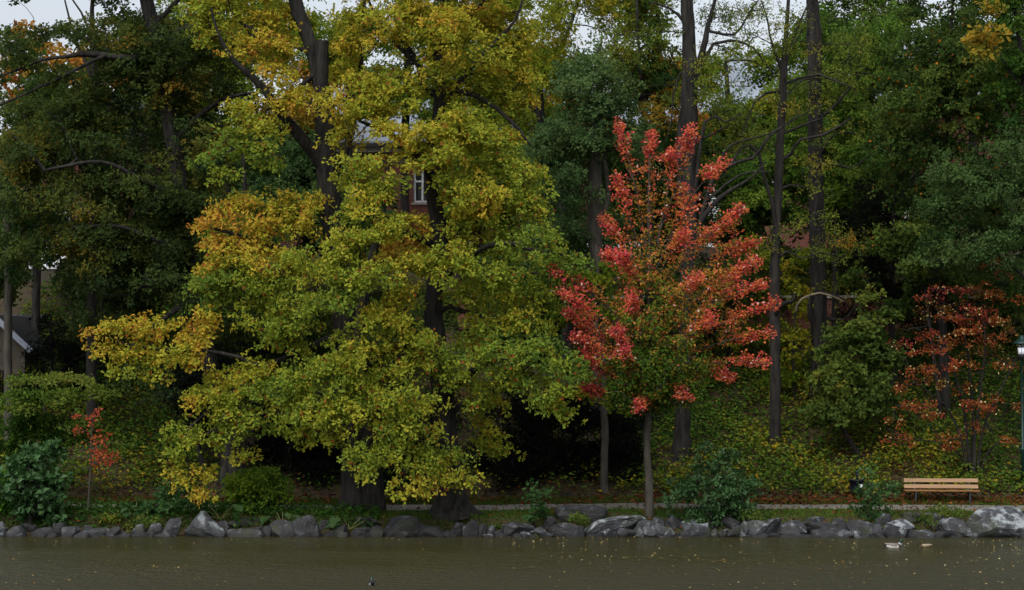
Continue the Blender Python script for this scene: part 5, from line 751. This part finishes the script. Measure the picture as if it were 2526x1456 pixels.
RK = [(1, -20, 45, 958, 1052, 'l', 'pale rock cut by the left edge of the picture'), (1, 35, 175, 988, 1060, 'm', 'second rock from the left edge, grey with pale flecks'), (1, 165, 278, 963, 1030, 'm', 'grey rock below the broad-leaved bush', 's'), (1, 225, 388, 998, 1060, 'd', 'dark low rock right of the grey rock below the broad-leaved bush', 'slant'), (1, 385, 475, 962, 1040, 'd', 'dark rock under the right side of the broad-leaved bush'), (1, 345, 425, 1036, 1064, 'd', 'small wet rock at the waterline below the dark rock of the broad-leaved bush'), (1, 450, 566, 990, 1054, 'm', 'rock with a light top left of the yellow irises'), (1, 595, 682, 982, 1036, 'd', 'dark rock between the two yellow iris clumps'), (1, 600, 785, 1006, 1060, 'm', 'long pointed rock at the waterline under the iris clumps', 'slant'), (1, 783, 875, 988, 1054, 'd', 'dark rock half hidden by the hanging irises'), (1, 790, 940, 1026, 1060, 'd', 'flat wet rock at the waterline under the hanging irises'),
 (1, 985, 1055, 912, 1000, 'm', 'upper grey rock right of the irises'), (1, 955, 1056, 972, 1045, 'l', 'pale-topped rock right of the hanging irises', 'slant'), (1, 955, 1115, 1032, 1062, 'd', 'flat dark rock at the waterline under the pale-topped rock'), (1, 1066, 1176, 962, 1048, 'm', 'squarish grey rock left of the upright rounded rock'), (2, 73, 148, 1003, 1064, 'm', 'small upright rock at the waterline before the upright rounded rock', 'peak'), (2, 118, 218, 928, 1052, 'm', 'upright rounded rock left of the large pointed rock'), (2, 262, 530, 878, 1072, 'l', 'large pointed rock with white lichen, the tallest at the left', 'peak'), (2, 435, 565, 950, 1048, 'd', 'black rock tucked against the right side of the large pointed rock'), (2, 566, 822, 922, 1010, 'd', 'long rounded dark rock lying on a flat one, under the lime bush'), (2, 562, 855, 996, 1066, 'd', 'flat angular dark rock at the waterline carrying the long rounded one'), (2, 800, 885, 985, 1048, 'd', 'small dark rock right of the long rounded one'),
 (2, 882, 1112, 945, 1068, 'd', 'broad blocky dark rock below the big-leaved plant', 'slab2'), (2, 1040, 1205, 908, 1062, 'm', 'cleft dark rock right of the broad blocky one'), (2, 1160, 1264, 990, 1066, 'd', 'small rock before the twin-trunked oak, left of the squarish one', 'peak'), (3, 110, 228, 945, 1025, 'd', 'dark rock behind, below the oak-foot plant'), (3, 218, 362, 972, 1050, 'd', 'squarish dark rock below the big leaves of the oak-foot plant'), (3, 402, 584, 920, 1010, 'd', 'dark rock below the twin trunk, right of the big leaves'), (3, 372, 525, 998, 1062, 'd', 'low dark rock at the waterline below the twin trunk'), (3, 500, 600, 985, 1062, 'd', 'narrow dark rock wedged below the twin trunk'), (3, 576, 856, 918, 1054, 'd', 'largest dark rock between the two big oaks, streaked with lichen'), (3, 688, 818, 1026, 1064, 'd', 'flat wet rock before the largest dark rock'), (3, 788, 918, 963, 1044, 'd', 'dark rock right of the largest dark one'), (3, 868, 1078, 990, 1062, 'd', 'smooth rounded dark rock left of the leaning oak foot'), (3, 1060, 1150, 1030, 1062, 'd', 'small flat wet rock below the leaning oak'), (3, 1093, 1218, 962, 1044, 'd', 'dark rock below the foot of the leaning oak'), (3, 1190, 1300, 948, 1060, 'd', 'tall dark rock below the right side of the leaning oak'),
 (4, 98, 212, 943, 1058, 'd', 'dark triangular rock right of the leaning oak', 'peak2'), (4, 193, 272, 972, 1058, 'd', 'dark narrow rock right of the triangular one'), (4, 256, 328, 986, 1058, 'm', 'small squarish rock with a pale spot'), (4, 322, 405, 1016, 1058, 'd', 'low wet rock below the dark grass tuft'), (4, 392, 604, 957, 1058, 'd', 'dark rock under the blue-green sapling bush'), (4, 498, 580, 1028, 1080, 'l', 'small pale round rock standing in the water'), (4, 568, 714, 998, 1060, 'l', 'low rock with scattered white lichen left of the slab'), (4, 668, 774, 916, 1034, 'd', 'upright egg-shaped dark rock left of the stone slab'), (4, 738, 965, 962, 1064, 'm', 'broad grey rock below the stone slab'),
 (5, 42, 484, 910, 1040, 'w', 'longest white-lichened rock, lying below and right of the stone slab', 'slant'), (5, 158, 314, 1007, 1072, 'l', 'low pointed rock in the water under the longest white rock', 'peak2'), (5, 316, 436, 1003, 1064, 'm', 'wet rock in the hollow under the longest white rock'), (5, 428, 655, 946, 1064, 'l', 'broad lichened rock below the red maple trunk'), (5, 566, 648, 920, 994, 'm', 'rock at the foot of the red maple'), (5, 640, 724, 1000, 1060, 'l', 'pale rock at the waterline right of the broad lichened rock'), (5, 646, 818, 903, 1024, 'm', 'pointed grey rock right of the red maple', 'peak2'), (5, 776, 905, 942, 1034, 'l', 'pale-edged rock left of the light-topped rock under the rounded bush'), (5, 846, 990, 966, 1066, 'l', 'light-topped rock under the rounded bush'), (5, 718, 876, 1024, 1068, 'd', 'flat wet rock below the pointed grey rock'), (5, 966, 1050, 946, 1014, 'd', 'dark rock under the hanging leaves of the rounded bush'), (5, 982, 1062, 1006, 1058, 'w', 'small white rock at the waterline under the rounded bush'), (5, 1045, 1120, 1010, 1068, 'd', 'small wet dark rock right of the small white one'),
 (6, -20, 112, 920, 1020, 'd', 'dark rock under the right side of the rounded bush'), (6, 18, 124, 982, 1070, 'd', 'wet dark rock left of the narrow white-edged rock'), (6, 90, 168, 952, 1064, 'w', 'narrow upright rock with a white edge'), (6, 148, 404, 930, 1060, 'l', 'ridge-shaped grey rock with a pale crest, left of the creeping plant', 'slant'), (6, 158, 354, 1026, 1074, 'd', 'low wet ledge below the ridge-shaped rock'), (6, 140, 265, 896, 975, 'd', 'dark rock behind the ridge-shaped one'), (6, 384, 594, 950, 1050, 'm', 'rounded grey rock right of the ridge-shaped one'), (6, 398, 664, 1036, 1080, 'd', 'long low wet rock below the rounded grey one'), (6, 576, 724, 922, 1015, 'l', 'lichened rock left of the black hollow'), (6, 590, 852, 956, 1040, 'd', 'black overhanging rock left of the bin bush', 'slantl'), (6, 650, 945, 1005, 1084, 'd', 'long smooth low rock in front of the black overhanging one'), (6, 765, 935, 936, 1032, 'd', 'dark block right of the black overhanging rock'), (6, 940, 1058, 1026, 1082, 'w', 'small rock with a white cap below the bin bush'),
 (7, 12, 270, 943, 1060, 'm', 'cleft grey rock below the bin bush'), (7, 175, 294, 896, 992, 'm', 'upright grey slab of rock right of the bin bush', 'slant'), (7, 266, 468, 942, 1078, 'w', 'rounded pale lichened rock above the mallard drake'), (7, 150, 300, 1040, 1086, 'd', 'low wet rock left of the rounded pale one'), (7, 400, 610, 1012, 1088, 'm', 'low flat rock right of the rounded pale one'), (7, 386, 566, 886, 972, 'd', 'dark rock before the left leg of the bench'), (7, 546, 765, 884, 1020, 'm', 'grey rock with pale patches before the bench seat'), (7, 660, 840, 926, 1062, 'l', 'cracked rock with a pale top right of the grey one below the bench'), (7, 592, 704, 1026, 1086, 'd', 'wet rock below the cracked pale-topped rock'), (7, 735, 845, 1056, 1088, 'd', 'flat wet rock left of the biggest boulder'), (7, 826, 1290, 852, 1086, 'w', 'biggest boulder, white-topped, at the right edge', 'slant'), (7, 1176, 1330, 970, 1062, 'l', 'lichened rock leaning on the biggest boulder at the right edge'), (7, 1240, 1330, 1032, 1092, 'm', 'small wet rock in the lower right corner of the bank')]
for i, q in enumerate(RK):
    rock(*q[:7], shape={'peak2': 'peak'}.get(q[7], q[7]) if len(q) > 7 and q[7] != 's' and q[7] != 'slab2' else None, seed=i)
rs = np.random.RandomState(77)
proto = []
for i in range(64):
    x = rs.uniform(-13.8, 13.6); y = rs.choice([rs.uniform(50.22, 50.4), rs.uniform(50.6, 51.05)]); v = ICO.copy(); sz = rs.uniform(.07, .16)
    for j in range(9):
        nrm = unit(rs.randn(3)); e = v @ nrm - rs.uniform(.6, .9); v = v - np.where(e > 0, e, 0)[:, None] * nrm
    v = v * np.array([sz * rs.uniform(1, 1.9), sz, sz * rs.uniform(.6, 1)]); z0 = max(float(gz(x, y)) - .03, -.03)
    o = raw_mesh('rock', v + np.array([x, y, z0 + .03]), ICF.ravel(), np.full(len(ICF), 3), RM['d' if rs.rand() < .7 else 'm'], None, (x, y, z0), None, False)
    meta(o, 'small dark stone wedged between the larger rocks of the shore', 'stone', 'small stones between the shore rocks')
# stone slab lying on the grass
sl_ = rock(4, 790, 1122, 843, 942, 'd', 'flat-topped stone slab lying like a bench on the grass', 'slab', 99, back=-.1); sl_.name = 'stone_slab'; sl_['category'] = 'stone slab'; del sl_['group']

# ------------------------------------------------------------------ bench, bin, lamp, ducks
M['wood'] = noise_mat('oiled_wood', [C(140, 110, 80), C(166, 134, 100)], (.6, 6, 12), 2, .55, .15, .01); M['wood_edge'] = flat('wood_edge', C(130, 90, 48), .6)
M['iron'] = flat('cast_iron', C(40, 42, 46), .5); M['navy'] = flat('navy_steel', C(26, 30, 42), .45); M['green'] = flat('green_paint', C(14, 48, 44), .5)
bx = P(2325, 1246, 54.75); bz = float(gz(bx[0], 54.75)); bench = thing('park_bench', (bx[0], 54.75, P(2325, 1247, 54.6)[2]), 'wooden park bench with dark iron legs standing by the path', 'bench', None, radians(-4.5))
hw = 1.02
mb = MB()
for zc, yc in ((.665, .30), (.50, .255)):
    mb.add([(-hw, yc - .02, zc - .052), (hw, yc - .02, zc - .052), (hw, yc + .02, zc - .058), (-hw, yc + .02, zc - .058), (-hw, yc + .008, zc + .052), (hw, yc + .008, zc + .052), (hw, yc + .045, zc + .046), (-hw, yc + .045, zc + .046)], [(0, 1, 5, 4), (1, 2, 6, 5), (2, 3, 7, 6), (3, 0, 4, 7), (3, 2, 1, 0), (4, 5, 6, 7)])
mb.build('backrest', M['wood'], bench, bevel=.006)
mb = MB()
for k in range(4): y0 = -.22 + k * .115; mb.box(-hw - .03, hw - .02, y0, y0 + .10, .385 - k * .006, .425 - k * .006)
mb.build('seat', M['wood_edge'], bench, bevel=.006)
for sx_ in (-.74, .74):
    mb = MB(); mb.bar((sx_, -.17, .37), (sx_ - .015, -.20, 0.0), .045, .05).bar((sx_, .12, .37), (sx_ + .02, .20, 0.0), .045, .05).bar((sx_, -.2, .36), (sx_, .24, .345), .05, .045).bar((sx_, .22, .33), (sx_, .365, .70), .05, .035)
    mb.bar((sx_ - .015, -.25, .015), (sx_, -.14, .015), .06, .03).bar((sx_, .15, .015), (sx_ + .02, .25, .015), .06, .03); mb.build('leg', M['iron'], bench, bevel=.005)
q = P(2113, 1232, 55.2); root = thing('litter_bin', (q[0], 55.2, float(gz(q[0], 55.2))), 'dark blue-black litter bin on a post behind the small bush left of the bench', 'bin'); g0 = root.location.z
zt, zbk = P(2112, 1183, 55.2)[2] - g0, P(2113, 1214, 55.2)[2] - g0
MB().lathe([(.035, -.1), (.035, zt + .10), (.045, zt + .11), (.045, zt + .14), (.03, zt + .15), (.03, zt + .165), (.05, zt + .19), (.05, zt + .215), (.03, zt + .24), (.0, zt + .245)], 14, (.05, .12)).build('post', M['navy'], root, True)
MB().lathe([(.02, zbk), (.15, zbk), (.165, zbk + .1), (.225, zt - .02), (.235, zt - .02), (.235, zt), (.20, zt), (.15, zbk + .1), (.0, zbk + .06)], 28).build('bucket', M['navy'], root, True)
MB().box(-.06, .05, .10, .14, zt - .12, zt - .06).build('bracket', M['iron'], root)
mb = MB(); mb.add([(.045, -.205, zt - .13), (.14, -.185, zt - .11), (.135, -.165, zt - .25), (.06, -.182, zt - .27)], [(0, 1, 2, 3)]); mb.build('sticker', M['white'], root)
# lamp
lx = P(2518, 1180, 56.2); root = thing('street_lamp', (lx[0] + .06, 56.2, float(gz(lx[0], 56.2))), 'green post lamp with a wide domed hood at the right edge', 'lamp'); g0 = root.location.z
zz = lambda py: P(2518, py, 56.2)[2] - g0; cx0 = P(2516, 0, 56.2)[0] - lx[0] - .06
mb = MB(); mb.lathe([(.055, -.1), (.055, .9), (.07, .92), (.07, .98), (.04, 1.0), (.036, zz(885)), (.05, zz(884))], 16); mb.build('post', M['green'], root, True)
rb_ = .24
mb = MB(); mb.lathe([(.12, zz(886)), (.13, zz(875)), (.125, zz(874))], 20); mb.build('lamp_base', M['dark'], root, True)
mb = MB(); mb.lathe([(rb_, zz(849)), (rb_, zz(847)), (.19, zz(842)), (.10, zz(838)), (.075, zz(836)), (.075, zz(832)), (.05, zz(828)), (.0, zz(827))], 28); mb.build('hood', M['green'], root, True)
m, n, b, o = newmat('lit_glass'); b.inputs['Base Color'].default_value = (.8, .82, .85, 1); b.inputs['Emission Color'].default_value = (.85, .88, 1, 1); b.inputs['Emission Strength'].default_value = .38; M['lit'] = m
MB().lathe([(.095, zz(873.5)), (.115, zz(858))], 20).build('diffuser', M['lit'], root, True)
m, n, b, o = newmat('clear_glass'); b.inputs['Base Color'].default_value = (.5, .55, .55, 1); b.inputs['Roughness'].default_value = .15; b.inputs['Alpha'].default_value = .3
MB().lathe([(.122, zz(857.8)), (.135, zz(849))], 20).build('pane', m, root, True)
mb = MB()
for k in range(6): a = k * pi / 3 + .25; mb.bar((.125 * cos(a), .125 * sin(a), zz(874)), (.15 * cos(a), .15 * sin(a), zz(848)), .012, .012)
mb.build('cage', M['dark'], root)
# ducks
def duck(label, px, py, heading, s, cols, headdown=False):
    H_ = P(px, py, 1); dirv = (P(px, py, 1) - np.array([0, 0, H])); k = -H / dirv[2]; pos = np.array([0, 0, H]) + dirv * k
    root = thing('duck', (pos[0], pos[1], 0), label, 'duck', None, heading)
    body = [(-.27, .10, .012, .008), (-.22, .085, .035, .018), (-.17, .065, .06, .04), (-.10, .045, .085, .065), (0, .035, .10, .085), (.08, .035, .095, .085), (.14, .05, .075, .075), (.18, .085, .05, .06), (.195, .13, .036, .042), (.205, .165, .034, .038), (.225, .19, .036, .040), (.25, .195, .030, .034), (.272, .188, .018, .020), (.285, .183, .016, .010), (.32, .176, .017, .006), (.335, .173, .006, .004)]
    if headdown: body = body[:7] + [(.18, .03, .05, .05), (.21, .01, .035, .04), (.235, -.02, .034, .036), (.25, -.05, .02, .02)]
    nsd = 16; V = []
    for i, (x, z, ry, rz) in enumerate(body):
        a_, b_ = body[max(i - 1, 0)], body[min(i + 1, len(body) - 1)]; t = unit(np.array([b_[0] - a_[0], 0, b_[1] - a_[1]])); up = np.array([-t[2], 0, t[0]])
        for k2 in range(nsd): an = 2 * pi * k2 / nsd; V.append(np.array([x, 0, z]) + np.array([0, 1, 0]) * ry * cos(an) + up * rz * sin(an))
    V = np.array(V) * s; Fq = []; mi = []; n_ = len(body)
    seg = [3, 3, 0, 0, 0, 0, 2, 5, 1, 1, 1, 1, 4, 4, 4] if not headdown else [3, 3, 0, 0, 0, 0, 2, 2, 1, 1]
    for i in range(n_ - 1):
        for k2 in range(nsd):
            Fq.append([i * nsd + k2, i * nsd + (k2 + 1) % nsd, (i + 1) * nsd + (k2 + 1) % nsd, (i + 1) * nsd + k2]); m_ = seg[i]
            if m_ == 0 and 2 <= k2 <= 5: m_ = 6
            mi.append(m_)
    Fq.append(list(range(nsd))[::-1]); mi.append(3); Fq.append([(n_ - 1) * nsd + k2 for k2 in range(nsd)]); mi.append(1)
    raw_mesh('body', V, [i for f in Fq for i in f], [len(f) for f in Fq], None, root, (0, 0, 0), None, True, [M[c] for c in cols], mi)
    for sg in (-1, 1):
        w = []
        for x, z, hh in ((-.2, .11, .012), (-.12, .095, .035), (-.02, .075, .05), (.07, .07, .045), (.12, .07, .02)):
            w += [(x, sg * .075 * (1.1 if abs(x) < .1 else .75), z + hh), (x, sg * .105 * (1.0 if abs(x) < .1 else .75), z), (x, sg * .09 * (1.0 if abs(x) < .1 else .7), z - hh * .7)]
        w = np.array(w) * s; f = [[i * 3 + j, i * 3 + j + 1, i * 3 + 4 + j, i * 3 + 3 + j] for i in range(4) for j in range(2)]
        raw_mesh('wing', w, [i for q_ in f for i in q_], [4] * len(f), M[cols[6]], root, (0, 0, 0), None, True)
    return root
M['dk_grey'] = flat('drake_flank', C(176, 174, 168), .7); M['dk_head'] = flat('drake_head', C(8, 46, 34), .3); M['dk_breast'] = flat('drake_breast', C(62, 42, 32), .7); M['dk_black'] = flat('drake_tail', C(22, 22, 26), .6); M['dk_bill'] = flat('drake_bill', C(120, 90, 30), .5); M['dk_ring'] = flat('neck_ring', C(150, 148, 142), .6); M['dk_back'] = flat('drake_back', C(120, 112, 102), .7)
M['hn_a'] = flat('hen_brown', C(112, 90, 64), .8, var=.4); M['hn_b'] = flat('hen_dark', C(66, 52, 38), .8, var=.4); M['hn_c'] = flat('hen_pale', C(150, 140, 118), .8); M['bk'] = flat('black_back', C(34, 32, 34), .6)
duck('mallard drake with a green head swimming before the pale rounded rock', 2202, 1352, 0, .95, ['dk_grey', 'dk_head', 'dk_breast', 'dk_black', 'dk_bill', 'dk_ring', 'dk_back'])
duck('brown dabbling duck with its head under water, right of the mallard drake', 2283, 1350, pi, .62, ['hn_a', 'hn_b', 'hn_b', 'hn_c', 'hn_b', 'hn_a', 'hn_c'], True)
duck('dark duck with white flanks swimming away at the bottom of the picture', 918, 1444, pi / 2 + .15, .72, ['dk_ring', 'dk_head', 'bk', 'dk_black', 'bk', 'bk', 'bk'])
